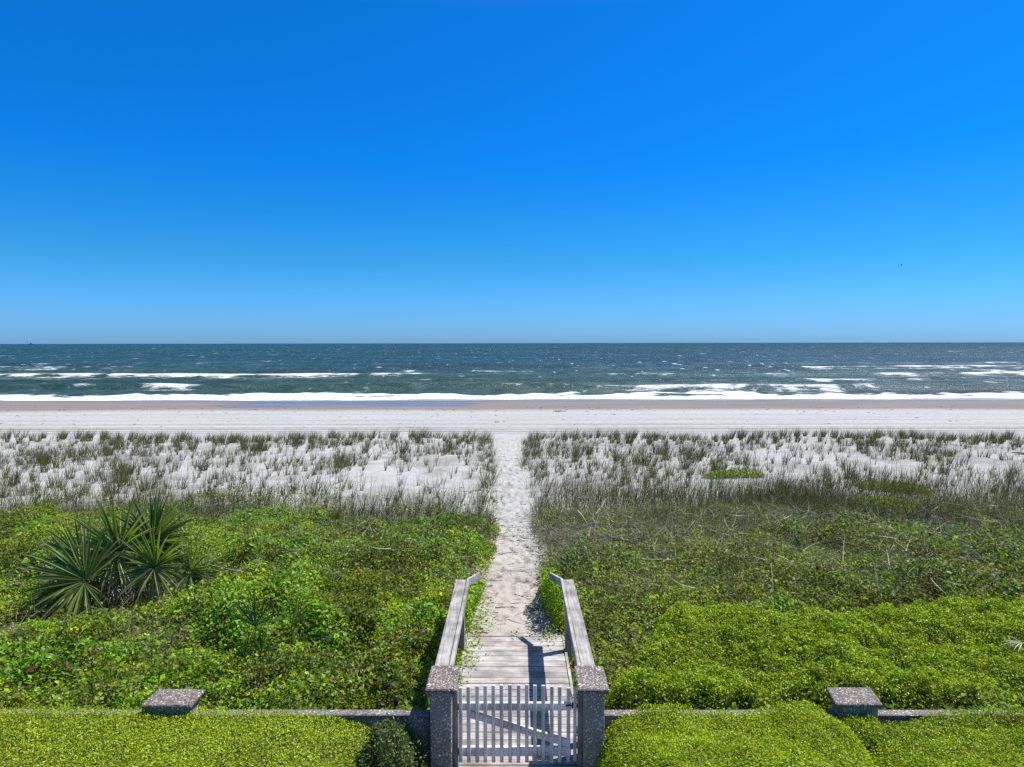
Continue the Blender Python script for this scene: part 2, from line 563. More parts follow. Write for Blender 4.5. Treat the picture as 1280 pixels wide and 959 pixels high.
# damp and wet sand below the high-water line
wl = 76.0 + 2.2 * (fbm(GX * .03, GX * 0, 41, 4) - .5) * 2 + 1.0 * (fbm(GX * .2, GY * .2, 43, 3) - .5)
wet = sstep(-2.5, 3.5, GY - wl)
gloss = sstep(93.5, 96.0, GY + .8 * fbm(GX * .06, GY * .3, 45, 3)) * .8
lo = 93.2 - 10.0 * sstep(-46, -30, GX) * (1 - sstep(-6, 0, GX)) - 3.0 * (1 - sstep(-30, -26, GX)) + .0 * GX
pool = sstep(-.6, .8, GY - (lo - 1.0 + 1.8 * (fbm(GX * .07, GY * .22, 47, 4) - .5) * 2)) * sstep(-42, -33, GX) * (1 - sstep(-7, -2, GX)) * (1 - .5 * sstep(.60, .68, fbm(GX * .05, GY * .35, 51, 3)))
gloss = np.maximum(gloss, pool * (.45 + .5 * fbm(GX * .12, GY * .8, 53, 3))) * sstep(79, 84, GY)
GZ -= pool * .02
# vehicle tracks along the beach
track = np.zeros_like(GX)
for y0, w, s, seed in ((53.9, .42, 1., 1), (56.2, .40, 1., 2), (57.5, .25, .6, 3), (60.0, .35, .7, 4), (63.8, .3, .4, 5), (51.5, .35, .5, 6), (70, .3, .3, 7)):
    yc = y0 + .6 * (fbm(GX * .02, GX * 0, 60 + seed, 2) - .5) + .12 * (fbm(GX * .3, GX * 0, 70 + seed, 2) - .5)
    g = np.exp(-((GY - yc) / w) ** 2) * (.55 + .45 * sstep(.3, .6, fbm(GX * .15, GX * 0, 80 + seed, 3)))
    track = np.maximum(track, g * s); GZ -= g * .09 * s
ny, nx = GX.shape
I = np.arange(nx * ny).reshape(ny, nx)
Fq = np.stack([I[:-1, :-1], I[:-1, 1:], I[1:, 1:], I[1:, :-1]], -1).reshape(-1, 4)
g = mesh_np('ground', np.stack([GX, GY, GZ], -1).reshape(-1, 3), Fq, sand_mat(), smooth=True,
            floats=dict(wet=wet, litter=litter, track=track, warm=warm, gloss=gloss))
tag(g, kind='structure')


def gz(x, y): return ground(x, y)


# ------------------------------------------------------------------ ocean
def sea_fields(X, Y):
    """height, foam, murk of the surf"""
    ys = 95.6 + 2.2 * (fbm(X * .045, X * 0, 101, 4) - .5) * 2
    H = .10 * (fbm(X * .05, Y * .12, 103, 4) - .5) * 2 * sstep(3, 20, Y - ys)
    foam = np.zeros_like(X)
    # swash: thin water and the broad white band of spent surf
    lace = fbm(X * .10, Y * .5, 105, 4)
    lead = ys + 3.2 + 1.8 * (fbm(X * .08, X * 0 + 3, 107, 4) - .5) * 2
    back = 111.0 + 4.5 * (fbm(X * .035, X * 0 + 9, 109, 4) - .5) * 2 + 3.5 * sstep(0, 40, X)
    back = back + 4.5 * (fbm(X * .22, X * 0 + 2, 108, 4) - .5) * 2
    band = sstep(-.7, .6, Y - lead) * (1 - sstep(-5.5, 3.5, Y - back))
    foam = np.maximum(foam, band * (.95 - .62 * sstep(.46, .68, fbm(X * .16, Y * .30, 111, 4)) * sstep(100.5, 108, Y)))
    foam = np.maximum(foam, .58 * sstep(.50, .62, lace) * sstep(0, .8, Y - ys) * (1 - sstep(0, 1, Y - lead)))

    H = H + .75 * (fbm(X * .30, Y * .22, 117, 4) - .40) * band * sstep(100, 106, Y)

    # breakers: (distance, amplitude, crest width, foam amount as function of x)
    def breaker(y0, wig, seed, amp, wid, fo, trail):
        nonlocal H, foam
        yc = y0 + wig * (fbm(X * .02, X * 0 + seed, 200 + seed, 4) - .5) * 2
        d = Y - yc
        ridge = np.where(d < 0, np.exp(-(d / (wid * .55)) ** 2), np.exp(-(d / (wid * 1.5)) ** 2))
        H = H + ridge * amp * 1.35 * (.7 + .6 * fbm(X * .05, Y * .0 + seed, 290, 3))
        br = np.interp(X, *fo) + .34 * (fbm(X * .06, X * 0 + seed * 3, 230 + seed, 4) - .5) * 2
        br = br + .5 * (fbm(X * .25, Y * .06, 260 + seed, 3) - .5)
        br = sstep(.22, .80, br)
        # white on the crest and the water it has already broken over (towards the shore)
        body = sstep(-trail, -trail * .55, d) * (1 - sstep(.2, 1.8, d))
        rag = fbm(X * .16, Y * .22, 240 + seed, 4); rag2 = fbm(X * .55, Y * .3, 270 + seed, 3)
        foam = np.maximum(foam, br * body * (.16 + .74 * rag) + br * (.06 + .50 * rag2) * np.exp(-((d + .2) / 1.3) ** 2))
        streak = sstep(-trail * 2.4, -trail, d) * (1 - sstep(-trail, 0, d))
        foam = np.maximum(foam, (.24 + .45 * fbm(X * .08, Y * .5, 280 + seed, 4)) * br * streak)

    breaker(119, 5, 1, .72, 3.0, ([-120, -85, -62, -56, -50, -30, 10, 26, 60, 64, 130], [.3, .2, .55, .5, .2, .25, .55, .9, .8, .35, .5]), 6)
    breaker(131, 5, 5, .35, 3.6, ([-130, 0, 20, 130], [.15, .2, .35, .2]), 4)
    breaker(146, 6, 2, .38, 4.5, ([-160, -20, 40, 160], [.1, .15, .3, .62]), 6)
    breaker(170, 6, 3, .50, 5.0, ([-190, -110, -40, 10, 60, 110, 190], [.85, .8, .75, .45, .55, .68, .7]), 11)
    breaker(190, 7, 7, .45, 5.0, ([-210, -40, -25, 0, 8, 100, 210], [.2, .3, .68, .55, .25, .45, .62]), 8)
    breaker(222, 8, 4, .55, 6.0, ([-250, -150, -100, -60, 60, 100, 150, 260], [.6, .62, .4, .1, .12, .55, .8, .8]), 10)
    breaker(262, 9, 6, .40, 7.0, ([-300, -120, -100, 100, 180, 300], [.6, .5, .1, .1, .5, .55]), 6)
    murk = 1 - sstep(112, 290, Y + 30 * (fbm(X * .02, Y * .04, 120, 3) - .5))
    murk = np.clip(murk * (1 - .45 * sstep(0, 60, X)) + .25 * (1 - sstep(-120, 0, X)) * (1 - sstep(300, 900, Y)), 0, 1)
    H = H + .22 * (fbm(X * .045 + .2, Y * .10, 121, 3) - .5) * 2 * sstep(125, 190, Y) + .12 * (fbm(X * .25, Y * .5, 122, 3) - .5) * sstep(100, 120, Y)
    depth = sstep(1.0, 7.0, Y - ys)
    return H, foam, murk, depth


def sea_grid(xs, ys, fade0=None, fade1=None):
    X, Y = np.meshgrid(xs, ys)
    H, fo, mu, dp = sea_fields(X, Y)
    if fade0 is not None: H = H * sstep(fade0[0], fade0[1], Y)
    if fade1 is not None: H = H * (1 - sstep(fade1[0], fade1[1], Y))
    H = H * (1 - sstep(xs[-1] * .85, xs[-1] * .97, np.abs(X)))
    ny, nx = X.shape
    I = np.arange(nx * ny).reshape(ny, nx)
    F = np.stack([I[:-1, :-1], I[:-1, 1:], I[1:, 1:], I[1:, :-1]], -1).reshape(-1, 4)
    chop = .62 + .38 * sstep(120, 400, Y)
    return np.stack([X, Y, H], -1).reshape(-1, 3), F, fo.ravel(), mu.ravel(), chop.ravel(), dp.ravel()


rows = axis([(94, 135, .35), (135, 300, .7)])
A = sea_grid(np.linspace(-330, 330, 900), rows, (95, 100), (285, 300))
B = sea_grid(np.linspace(-1400, 1400, 700), axis([(300, 700, 2.5), (700, 1600, 12)]), (300, 330), (1400, 1600))
outer_x = np.array([-60000, -8000, -1400, 1400, 8000, 60000.])
C = sea_grid(outer_x, np.array([1600, 4000, 12000, 40000, 90000.]), None, (0, 1))
sides = []
for sx in (-1, 1):
    sides.append(sea_grid(np.sort(np.array([330, 1400.]) * sx), np.array([94, 130, 200, 300.]), None, (0, 1)))
    sides.append(sea_grid(np.sort(np.array([1400, 8000, 60000.]) * sx), np.array([94, 300, 800, 1600.]), None, (0, 1)))
Vs, Fs, fo, mu, ch, dps = [], [], [], [], [], []; n0 = 0
for q in [A, B, C] + sides:
    Vs.append(q[0]); Fs.append(q[1] + n0); n0 += len(q[0])
    f = q[2]
    fo.append(f if q is A or q is B else f * 0); mu.append(q[3]); ch.append(q[4]); dps.append(q[5])
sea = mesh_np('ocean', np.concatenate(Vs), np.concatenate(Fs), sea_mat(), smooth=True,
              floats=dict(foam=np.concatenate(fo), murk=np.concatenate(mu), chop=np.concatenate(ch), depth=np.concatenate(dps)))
tag(sea, kind='structure')

# ------------------------------------------------------------------ plants on the dune
VCOL = [(.115, .200, .018), (.075, .150, .016), (.045, .105, .018), (.165, .215, .020), (.20, .070, .030), (.17, .13, .05)]
VCOL = leafy(VCOL[:4]) + VCOL[4:]


def canopy_fill(n, x0, x1, y0, y1, dens, thick, size, cols, w, bias=.9, lift=0.0, wr=.62, gainc=1.02):
    x = rng.uniform(x0, x1, n); y = rng.uniform(y0, y1, n)
    keep = rng.random(n) < dens(x, y)
    x = x[keep]; y = y[keep]
    th = thick(x, y)
    u = rng.random(len(x)) ** .55
    z = gz(x, y) + th * (.12 + .88 * u) + lift
    P = np.stack([x, y, z], -1)
    hue = fbm(x * .9, y * .9, 301, 3)
    c = palette(len(x), cols, w)
    red = (hue > .60) & (rng.random(len(x)) < .12)
    c[red] = np.array([.17, .06, .028]) * (1 + rng.normal(0, .2, (red.sum(), 1)))
    yel = (fbm(x * .5, y * .7, 331, 3) > .52) & (rng.random(len(x)) < .35)
    c[yel] = np.array([.34, .42, .016]) * (1 + rng.normal(0, .15, (yel.sum(), 1)))
    # patches of different creepers: fresh yellow-green, blue-green, olive and dull brown-green
    pa = fbm(x * .75 + 40, y * .85, 351, 3)[:, None]; pb = fbm(x * 1.3 + 9, y * 1.5, 353, 3)[:, None]
    tone = np.array([1.0, 1.0, 1.0]) * (1 - sstep(.50, .58, pa)) + np.array([.74, .86, 1.1]) * sstep(.50, .58, pa)
    tone = tone * (1 - sstep(.55, .63, pb)) + np.array([.85, .74, .9]) * sstep(.55, .63, pb)
    tone = tone * (1 - sstep(.62, .54, pa * 0 + 1 - pb)) if False else tone
    dk = sstep(.56, .62, fbm(x * 2.4 + 3, y * 2.6, 357, 3))[:, None]
    tone = tone * (1 - dk) + np.array([.55, .50, .8]) * dk
    c = c * tone * gainc
    s = size * np.exp(rng.normal(-.08, .32, len(x))) * (1 + .35 * sstep(.52, .6, pa[:, 0]))
    return leaves(P, s, bias, np.clip(c, .004, .9), wr=wr)


def vine_thick(x, y):
    o = offpath(x, y)
    t = .32 + .75 * (fbm(x * .55, y * .6, 311, 3) - .42) + .72 * (fbm(x * 1.5, y * 1.7, 313, 3) - .47)
    t = np.clip(t, .10, .85) * (.30 + .70 * sstep(0.0, .55, o)) + .05
    t = t * (1 - .70 * np.exp(-(((x + 6.2) / 1.6) ** 2 + ((y - 10.4) / .9) ** 2) ** 2))
    nearwall = (1 - sstep(6.8, 8.2, y)) * .12
    return t * (1 - .45 * sstep(13, 17, y)) + nearwall


def vine_edge(x):
    return 15.2 + .18 * np.clip(-x, 0, 12) + 2.0 * (fbm(x * .35, x * 0, 77, 3) - .5) * 2


def dens_left(x, y):
    d = sstep(-.10, .10, offpath(x, y)) * (1 - .97 * sstep(-2.4, .9, y - vine_edge(x) + 2.2 * (fbm(x * 1.1, y * .9, 361, 3) - .5) * 2))
    d = np.where(y < 9.75, (x < -.70) * (rng.random(len(x)) < .93), d)
    gaps = 1 - .80 * sstep(.60, .70, fbm(x * 1.1, y * 1.4, 321, 3))
    gaps = gaps * (.50 + .50 * sstep(.30, .46, fbm(x * 1.7, y * 1.9, 313, 3)))
    palmgap = 1 - .80 * np.exp(-(((x + 6.2) / 1.45) ** 2 + ((y - 10.45) / .75) ** 2) ** 2)
    return d * gaps * np.where(x < -4.5, 1, 1) * palmgap


def dens_right(x, y):
    e = 14.2 + 2.4 * (fbm(x * .3, y * .1, 78, 3) - .5) * 2 + 1.0 * sstep(5, 12, x)
    d = sstep(-.10, .10, offpath(x, y)) * (1 - sstep(-1.0, 1.4, y - e))
    d = np.where(y < 9.75, (x > .70) * 1.0, d)
    bare = .14 + .80 * sstep(.47, .60, fbm(x * .55 + 3, y * .8, 323, 4))
    bare = np.where(y < 10.5, 1, bare)
    strip = 1 - .55 * np.exp(-((x - 2.2) / 1.6) ** 2) * sstep(10.5, 11.5, y)
    return d * np.maximum(bare, .50 * (y < 15.5)) * strip


PALE = [(.34, .40, .14), (.26, .24, .15)]
parts = []
parts.append(canopy_fill(850000, -18, -.3, 6.72, 19, dens_left, vine_thick, .041, VCOL + PALE, [4, 4, 3, 2, .3, .5, 1.8, 1.0]))
parts.append(canopy_fill(60000, -7, -.6, 6.72, 10.5, dens_left, vine_thick, .046, VCOL, [4, 4, 3, 2, .5, .6], lift=.03))


def join(parts):
    V, T, C = [], [], []; n = 0
    for v, t, c in parts:
        V.append(v); T.append(t + n); C.append(c); n += len(v)
    return np.concatenate(V), np.concatenate(T), np.concatenate(C)


V, T, Cc = join(parts)
o = mesh_np('vines', V, T, M_vine, Cc)
tag(o, 'sprawling bright green beach vines with reddish leaves left of the sand path', 'vines', kind='stuff')
parts = [canopy_fill(480000, .3, 18, 6.72, 18, dens_right, vine_thick, .044,
                     VCOL + PALE + [(.16, .13, .09)], [3, 3.5, 3, 2.4, .35, 1.0, 1.5, 1.2, 1.5], gainc=.86)]
V, T, Cc = join(parts)
o = mesh_np('vines', V, T, M_vine, Cc)
tag(o, 'patchy green creepers mixed with dry brown stems right of the sand path', 'vines', kind='stuff')

# --- shaggy grass, straw and twigs woven into the right-hand creepers
def rand_dirs(n, zb):
    d = rng.normal(0, 1, (n, 3)); d[:, 2] = np.abs(d[:, 2]) * .5 + zb
    return d / np.linalg.norm(d, axis=1)[:, None]


def scatter(n, x0, x1, y0, y1, dens):
    x = rng.uniform(x0, x1, n); y = rng.uniform(y0, y1, n)
    k = rng.random(n) < dens(x, y)
    return x[k], y[k]


def straw_d(x, y):
    e = 16.5 + .5 * fbm(x * .3, y * 0, 5, 2)
    d = sstep(0, .2, offpath(x, y)) * (1 - sstep(-1, 1.5, y - e)) * sstep(9.9, 10.8, y + .3 * fbm(x, y, 9, 2))
    return d * (.25 + .75 * sstep(.38, .56, fbm(x * .5, y * .7, 401, 3)))


x, y = scatter(120000, .4, 18, 10, 18, straw_d)
n = len(x)
P = np.stack([x, y, gz(x, y) + vine_thick(x, y) * rng.random(n) * .9], -1)
c = palette(n, [(.24, .21, .14), (.15, .18, .05), (.32, .29, .22), (.12, .10, .06), (.20, .26, .05)], [2.5, 3, 1.5, 1.5, 3.5])
V, Q, Cc = strips(P, rand_dirs(n, .35), rng.uniform(.15, .42, n), rng.uniform(.006, .013, n), rng.normal(0, .8, (n, 3)) + [.2, 0, -.5], 3, c)
o = mesh_np('straw_grass', V, Q, M_grass, Cc)
tag(o, 'tangled olive and straw coloured grass among the right hand creepers', 'grass', kind='stuff')

# --- dead grey stalks lying over the vegetation
def stalk_d(x, y):
    a = np.exp(-(((x - 6.0) / 4.2) ** 2 + ((y - 13.2) / 1.9) ** 2)) * 1.0
    b = np.exp(-(((x - 11) / 4.2) ** 2 + ((y - 14.0) / 2.2) ** 2)) * .8
    c_ = np.exp(-(((x + 3.8) / 2.0) ** 2 + ((y - 12.4) / 1.5) ** 2)) * .62
    return np.clip(a + b + c_ + .03, 0, 1) * sstep(.25, .6, offpath(x, y))


x, y = scatter(120000, -18, -.5, 7.5, 17.5, lambda x, y: sstep(.0, .2, offpath(x, y)) * sstep(.50, .62, fbm(x * .6 + 8, y * .7, 451, 3)) * (.25 + .75 * sstep(11, 15, y)))
n = len(x)
P = np.stack([x, y, gz(x, y) + vine_thick(x, y) * rng.uniform(.2, .8, n)], -1)
c = palette(n, [(.13, .19, .035), (.10, .12, .035), (.20, .17, .10), (.17, .23, .04)], [3, 2, 1.2, 2])
V, Q, Cc = strips(P, rand_dirs(n, .8), rng.uniform(.12, .36, n), rng.uniform(.006, .012, n), rng.normal(0, .5, (n, 3)) + [.2, 0, -.4], 3, c)
o = mesh_np('grass', V, Q, M_grass, Cc)
tag(o, 'fresh green grass blades poking up through the left hand creepers', 'grass', kind='stuff')
x, y = scatter(17000, -14, 18, 9.9, 17, stalk_d)
n = len(x)
P = np.stack([x, y, gz(x, y) + vine_thick(x, y) * rng.uniform(.4, 1.05, n)], -1)
d = rng.normal(0, 1, (n, 3)); d[:, 2] = rng.normal(.12, .28, n); d /= np.linalg.norm(d, axis=1)[:, None]
c = palette(n, [(.29, .255, .22), (.17, .14, .125), (.40, .37, .33), (.07, .05, .045)], [3, 3, 1.0, 3])
V, Q, Cc = strips(P, d, rng.uniform(.25, 1.25, n) * rng.uniform(.5, 1, n), rng.uniform(.006, .017, n), rng.normal(0, .35, (n, 3)), 4, c)
o = mesh_np('dead_stalks', V, Q, M_dead, Cc)
tag(o, 'grey dead stalks and twigs lying across the dune creepers', 'stalks', kind='stuff')

# --- dark brush of dry stems at the seaward edge of the creepers
def brush_d(x, y):
    yr = 16.6 + .10 * np.clip(x, 0, 12) + 1.2 * (fbm(x * .35, x * 0, 79, 3) - .5) * 2
    r = np.where(x > 0, np.exp(-((y - yr - .4) / 2.3) ** 2), np.exp(-((y - vine_edge(x) - .2) / 1.7) ** 2) * .7)
    return r * sstep(.05, .35, offpath(x, y)) * (.35 + .65 * sstep(.38, .56, fbm(x * .4, y * .5, 411, 3)))


def blades(x, y, hl, hh, wd, lean, cols, w, spread=.32, seg=3, clump=None):
    n = len(x)
    P = np.stack([x, y, gz(x, y) - .01], -1)
    d = np.stack([rng.normal(lean, spread, n), rng.normal(0, spread, n), np.ones(n)], -1)
    d /= np.linalg.norm(d, axis=1)[:, None]
    ln = rng.uniform(hl, hh, n)
    bend = np.stack([rng.normal(.10, .28, n), rng.normal(0, .25, n), rng.normal(-.12, .15, n)], -1)
    return strips(P, d, ln, rng.uniform(.7, 1.3, n) * wd, bend, seg, palette(n, cols, w))


SP = []
GC = [(.125, .140, .035), (.075, .090, .026), (.170, .180, .050), (.17, .12, .065), (.10, .07, .045), (.26, .22, .15)]
x, y = scatter(150000, -26, 26, 13, 23, brush_d)
SP.append(blades(x, y, .25, .75, .0095, .04, GC, [2.5, 3, 1.5, 2, 2.5, .5], .20))


# --- tufts of sea oats
def tufts(tx, ty, nb, rad, hl, hh, wd, cols, w, lean=.04, spread=.15):
    nb = np.asarray(nb, int)
    X = np.repeat(tx, nb); Y = np.repeat(ty, nb); R_ = np.repeat(rad, nb)
    a = rng.uniform(0, 2 * np.pi, len(X)); r = np.sqrt(rng.random(len(X))) * R_
    H0 = np.repeat(rng.uniform(.75, 1.15, len(tx)), nb)
    n = len(X)
    P = np.stack([X + r * np.cos(a), Y + r * np.sin(a), np.zeros(n)], -1)
    P[:, 2] = gz(P[:, 0], P[:, 1]) - .01
    out = np.stack([np.cos(a), np.sin(a)], -1) * (r / (R_ + 1e-6))[:, None] * .22
    d = np.stack([out[:, 0] + rng.normal(lean, spread * .6, n), out[:, 1] + rng.normal(0, spread * .6, n), np.ones(n)], -1)
    d /= np.linalg.norm(d, axis=1)[:, None]
    bend = np.stack([out[:, 0] * .9 + rng.normal(.08, .2, n), out[:, 1] * .9 + rng.normal(0, .18, n), rng.normal(-.2, .15, n)], -1)
    k = np.repeat(palette(len(tx), cols, w, .12), nb, axis=0)
    c = np.clip(.55 * k + .45 * palette(n, cols, w, .2), .004, .9)
    dead = rng.random(n) < .14
    c[dead] = np.array([.26, .22, .16]) * (1 + rng.normal(0, .2, (dead.sum(), 1)))
    return strips(P, d, rng.uniform(hl, hh, n) * H0, rng.uniform(.7, 1.3, n) * wd, bend, 3, c)


GT = [(.10, .115, .032), (.065, .080, .022), (.15, .155, .045), (.17, .13, .07)]
# general scatter, thinning towards the beach, patchy
def oats_d(x, y):
    p = sstep(.36, .62, fbm(x * .30, y * .34, 421, 4))
    d = .28 + .72 * p
    d = d * (1.0 - .58 * sstep(24, 33, y)) * sstep(-.06, .10, offpath(x, y))
    d = d * np.where(x < 0, sstep(-1.2, .8, y - vine_edge(x)), sstep(-2.4, 1.2, y - 16.5))
    return d


x, y = scatter(12000, -46, 46, 14.5, 35.5, oats_d)
far = sstep(18, 34, y)
nb = (rng.uniform(5, 24, len(x))).astype(int)
SP.append(tufts(x, y, nb, rng.uniform(.02, .09, len(x)), .18, .58, .011, GT, [3, 3, 2, 1.5]))
# bigger bushy clumps
x, y = scatter(520, -46, 46, 15.5, 34.5, lambda x, y: sstep(.42, .6, fbm(x * .3, y * .34, 421, 4)) * sstep(.45, .6, offpath(x, y)) * np.where(x < 0, sstep(-.4, 1.0, y - vine_edge(x)), 1))
SP.append(tufts(x, y, rng.integers(40, 90, len(x)), rng.uniform(.10, .26, len(x)), .35, .70, .013, GT, [3, 4, 2, 2]))
# the planted row at the seaward lip of the dune
xr = np.arange(-50, 50, .42) + rng.uniform(-.16, .16, len(np.arange(-50, 50, .42)))
for y0, p in ((35.9, .96), (35.0, .5), (33.8, .45), (32.4, .4)):
    yy = y0 + rng.uniform(-.3, .3, len(xr)) + .5 * (vnoise(xr * .3, xr * 0, 9) - .5)
    k = (rng.random(len(xr)) < p) & (offpath(xr, yy) > .18)
    SP.append(tufts(xr[k] + rng.uniform(-.2, .2, k.sum()), yy[k], rng.integers(22, 46, k.sum()), rng.uniform(.05, .14, k.sum()), .30, .60, .017,
                    [(.095, .125, .035), (.07, .10, .03), (.12, .14, .045)], [3, 2, 2], lean=.14))
# dense edges along the path
yy = rng.uniform(16.5, 35, 150); sd = rng.choice([-1, 1], 150)
xx = np.where(sd < 0, path_l(yy) - rng.uniform(-.05, .7, 150), path_r(yy) + rng.uniform(-.05, .7, 150))
SP.append(tufts(xx, yy, rng.integers(8, 30, 150), rng.uniform(.06, .2, 150), .25, .55, .009, GT, [3, 3, 2, 1]))
# tall thin seed stalks
x, y = scatter(5200, -36, 36, 14.2, 31, lambda x, y: oats_d(x, y) * np.where(x < 0, 1 - sstep(0, 7, y - vine_edge(x)), 1 - sstep(19, 29, y)))
SP.append(blades(x, y, .45, 1.0, .0095, .05, [(.085, .065, .035), (.045, .035, .022), (.06, .075, .022)], [2, 2, 2], .09, 4))
V, Q, Cc = join(SP)
o = mesh_np('dune_grass', V, Q, M_grass, Cc) if True else None
tag(o, 'tufts of olive beach grass and sea oats growing on the white dune sand', 'grass', kind='stuff')

# ------------------------------------------------------------------ low shrubs that stand as separate mounds
def mound(cx, cy, a, b, h, seed, rough=.05, p=4.0, zb=None, fine=.03):
    def H(x, y):
        q = (np.abs((x - cx) / a) ** p + np.abs((y - cy) / b) ** p)
        q = q * (1 + .5 * (fbm(x * 1.3, y * 1.3, seed, 3) - .5))
        top = np.clip(1 - q, 0, 1) ** .36
        base = gz(x, y) if zb is None else zb
        return base + top * (h + rough * 2 * (fbm(x * 1.4, y * 1.6, seed + 1, 3) - .5) * 2 + fine * 2 * (fbm(x * 7, y * 7, seed + 2, 2) - .5) * 2), q
    return H


def mound_leaves(H, x0, x1, y0, y1, n, size, cols, w, depth=.09, bias=.75, wr=.6, thin=0.0):
    x = rng.uniform(x0, x1, n); y = rng.uniform(y0, y1, n)
    e = .015
    z, q = H(x, y)
    zx = (H(x + e, y)[0] - z) / e; zy = (H(x, y + e)[0] - z) / e
    s = np.sqrt(1 + zx ** 2 + zy ** 2)
    keep = (q < 1) & (rng.random(n) < np.clip(s, 1, 7) / 7)
    if thin: keep &= fbm(x * 5, y * 5, 991, 2) > thin
    x, y, z, zx, zy, s = (v[keep] for v in (x, y, z, zx, zy, s))
    nr = np.stack([-zx, -zy, np.ones(len(x))], -1) / s[:, None]
    d = rng.exponential(depth * .45, len(x)) - .018
    P = np.stack([x, y, z], -1) - nr * d[:, None]
    P += rng.normal(0, .006, P.shape)
    P[:, 2] = np.maximum(P[:, 2], (gz(x, y)) - .02)
    c = palette(len(x), cols, w, .11)
    hue = fbm(x * 3, y * 3, 992, 3)[:, None]
    c = np.clip(c * (.78 + .44 * hue), .004, .9)
    return leaves(P, size * rng.uniform(.65, 1.3, len(x)), bias, c, wr=wr, upv=nr * .7 + np.array([.1, .05, .45]))


def core(H, x0, x1, y0, y1, step, name, parent, sink=.085):  # solid dark sheet added under the leaves to block see-through, not modelled twigs
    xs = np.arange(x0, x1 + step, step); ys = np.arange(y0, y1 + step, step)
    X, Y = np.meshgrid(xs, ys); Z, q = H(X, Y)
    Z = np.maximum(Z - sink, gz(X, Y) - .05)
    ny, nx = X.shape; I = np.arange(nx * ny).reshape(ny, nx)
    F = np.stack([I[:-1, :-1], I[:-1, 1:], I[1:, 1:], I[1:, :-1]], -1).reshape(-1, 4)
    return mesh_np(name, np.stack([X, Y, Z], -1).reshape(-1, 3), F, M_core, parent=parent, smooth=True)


def shrub(name, label, cat, Hs, box, n, size, cols, w, group=None, depth=.09, sink=.085, wr=.6, bias=.75, thin=0.0, step=.05):
    root = empty(name, ((box[0] + box[1]) / 2, (box[2] + box[3]) / 2, float(gz((box[0] + box[1]) / 2, (box[2] + box[3]) / 2))))
    bpy.context.view_layer.update()
    tag(root, label, cat, group)
    V, T, C = mound_leaves(Hs, *box, n, size, cols, w, depth, bias, wr, thin)
    o = mesh_np('foliage', V, T, M_hedge, C, parent=root); o.matrix_parent_inverse = root.matrix_world.inverted()
    o = core(Hs, *box, step, 'dark_core_sheet', root, sink); o.matrix_parent_inverse = root.matrix_world.inverted()
    return root


HC = leafy([(.150, .205, .010), (.100, .155, .010), (.195, .235, .014), (.045, .085, .010)])
H1 = mound(-4.30, 5.3, 3.16, 2.3, .79, 500, .02, 6, 3.65, .012)
shrub('hedge', 'long clipped yellow-green hedge left of the gate, its flat top level with the wall', 'hedge', H1,
      (-7.4, -1.14, 4.2, 6.60), 1500000, .0185, HC, [4, 3, 2.2, 1], 'clipped hedges in front of the wall', .065, .06)
H2 = mound(2.03, 5.3, 1.27, 2.8, .85, 520, .06, 4.6, 3.65, .02)
shrub('hedge', 'rounded clipped hedge directly right of the gate pier', 'hedge', H2,
      (.78, 3.3, 4.2, 6.60), 800000, .0185, HC, [4, 3, 2, 1.2], 'clipped hedges in front of the wall', .07, .065)
H3 = mound(5.18, 5.3, 2.08, 2.8, .85, 540, .06, 5.0, 3.65, .025)
_H3 = H3


def H3(x, y):
    g_ = np.exp(-(((x - 3.26) / .34) ** 2 + ((y - 6.5) / .34) ** 2) ** 2)
    z, q = _H3(x, y)
    return np.maximum(z, 3.65 + .80 * g_ + .08 * (fbm(x * 7, y * 7, 77, 2) - .5)), np.where(g_ > .3, .5, q)


shrub('hedge', 'clipped hedge at the right end, beyond the dark gap below the low capped pier', 'hedge', H3,
      (2.92, 7.2, 4.2, 6.49), 1250000, .0185, HC, [3.5, 3.2, 1.7, 1.6], 'clipped hedges in front of the wall', .07, .065)
H4 = mound(-1.14, 6.1, .31, .70, .66, 560, .13, 2.6, 3.65, .11)
shrub('bush', 'loose dark green bush in the shade between the left hedge and gate pier', 'bush', H4,
      (-1.54, -.84, 5.4, 6.60), 42000, .034, [(.10, .14, .040), (.055, .085, .025), (.18, .22, .07)], [3, 3, 1.5], None, .30, .30, .5, .5, .36)

# the big low evergreen thicket behind the wall on the right
def H5(x, y):
    yb = 9.55 + .5 * (fbm(x * .35, x * 0, 610, 3) - .5) * 2 - 1.9 * (1 - sstep(1.0, 2.3, x))
    t = sstep(.86, 1.25, x + .12 * (fbm(y * 1.5, y * 0, 613, 2) - .5))
    t = t * sstep(6.98, 7.20, y + .10 * (fbm(x * 2, x * 0, 612, 3) - .5)) * (1 - sstep(-.45, .35, y - yb))
    lump = .20 * (fbm(x * .8, y * .9, 615, 3) - .5) * 2 + .13 * (fbm(x * 2.8, y * 3.0, 617, 3) - .5) * 2 + .09 * (fbm(x * 8, y * 8, 619, 2) - .5) * 2
    base = 3.66 + .0 * x
    return base + np.clip(t, 0, 1) ** .38 * (.68 + lump + .10 * sstep(7, 9, y)), np.where(t > .03, .5, 2.0)


TC = leafy([(.130, .185, .012), (.085, .135, .012), (.190, .235, .016), (.040, .075, .012)]) + [(.22, .10, .03)]
shrub('thicket', 'wide low evergreen shrub mass rising behind the wall right of the boardwalk', 'shrub', H5,
      (.8, 13.0, 6.7, 10.4), 3000000, .028, TC, [4, 3.5, 2, 2, .12], None, .11, .11, .6, .7, step=.06)

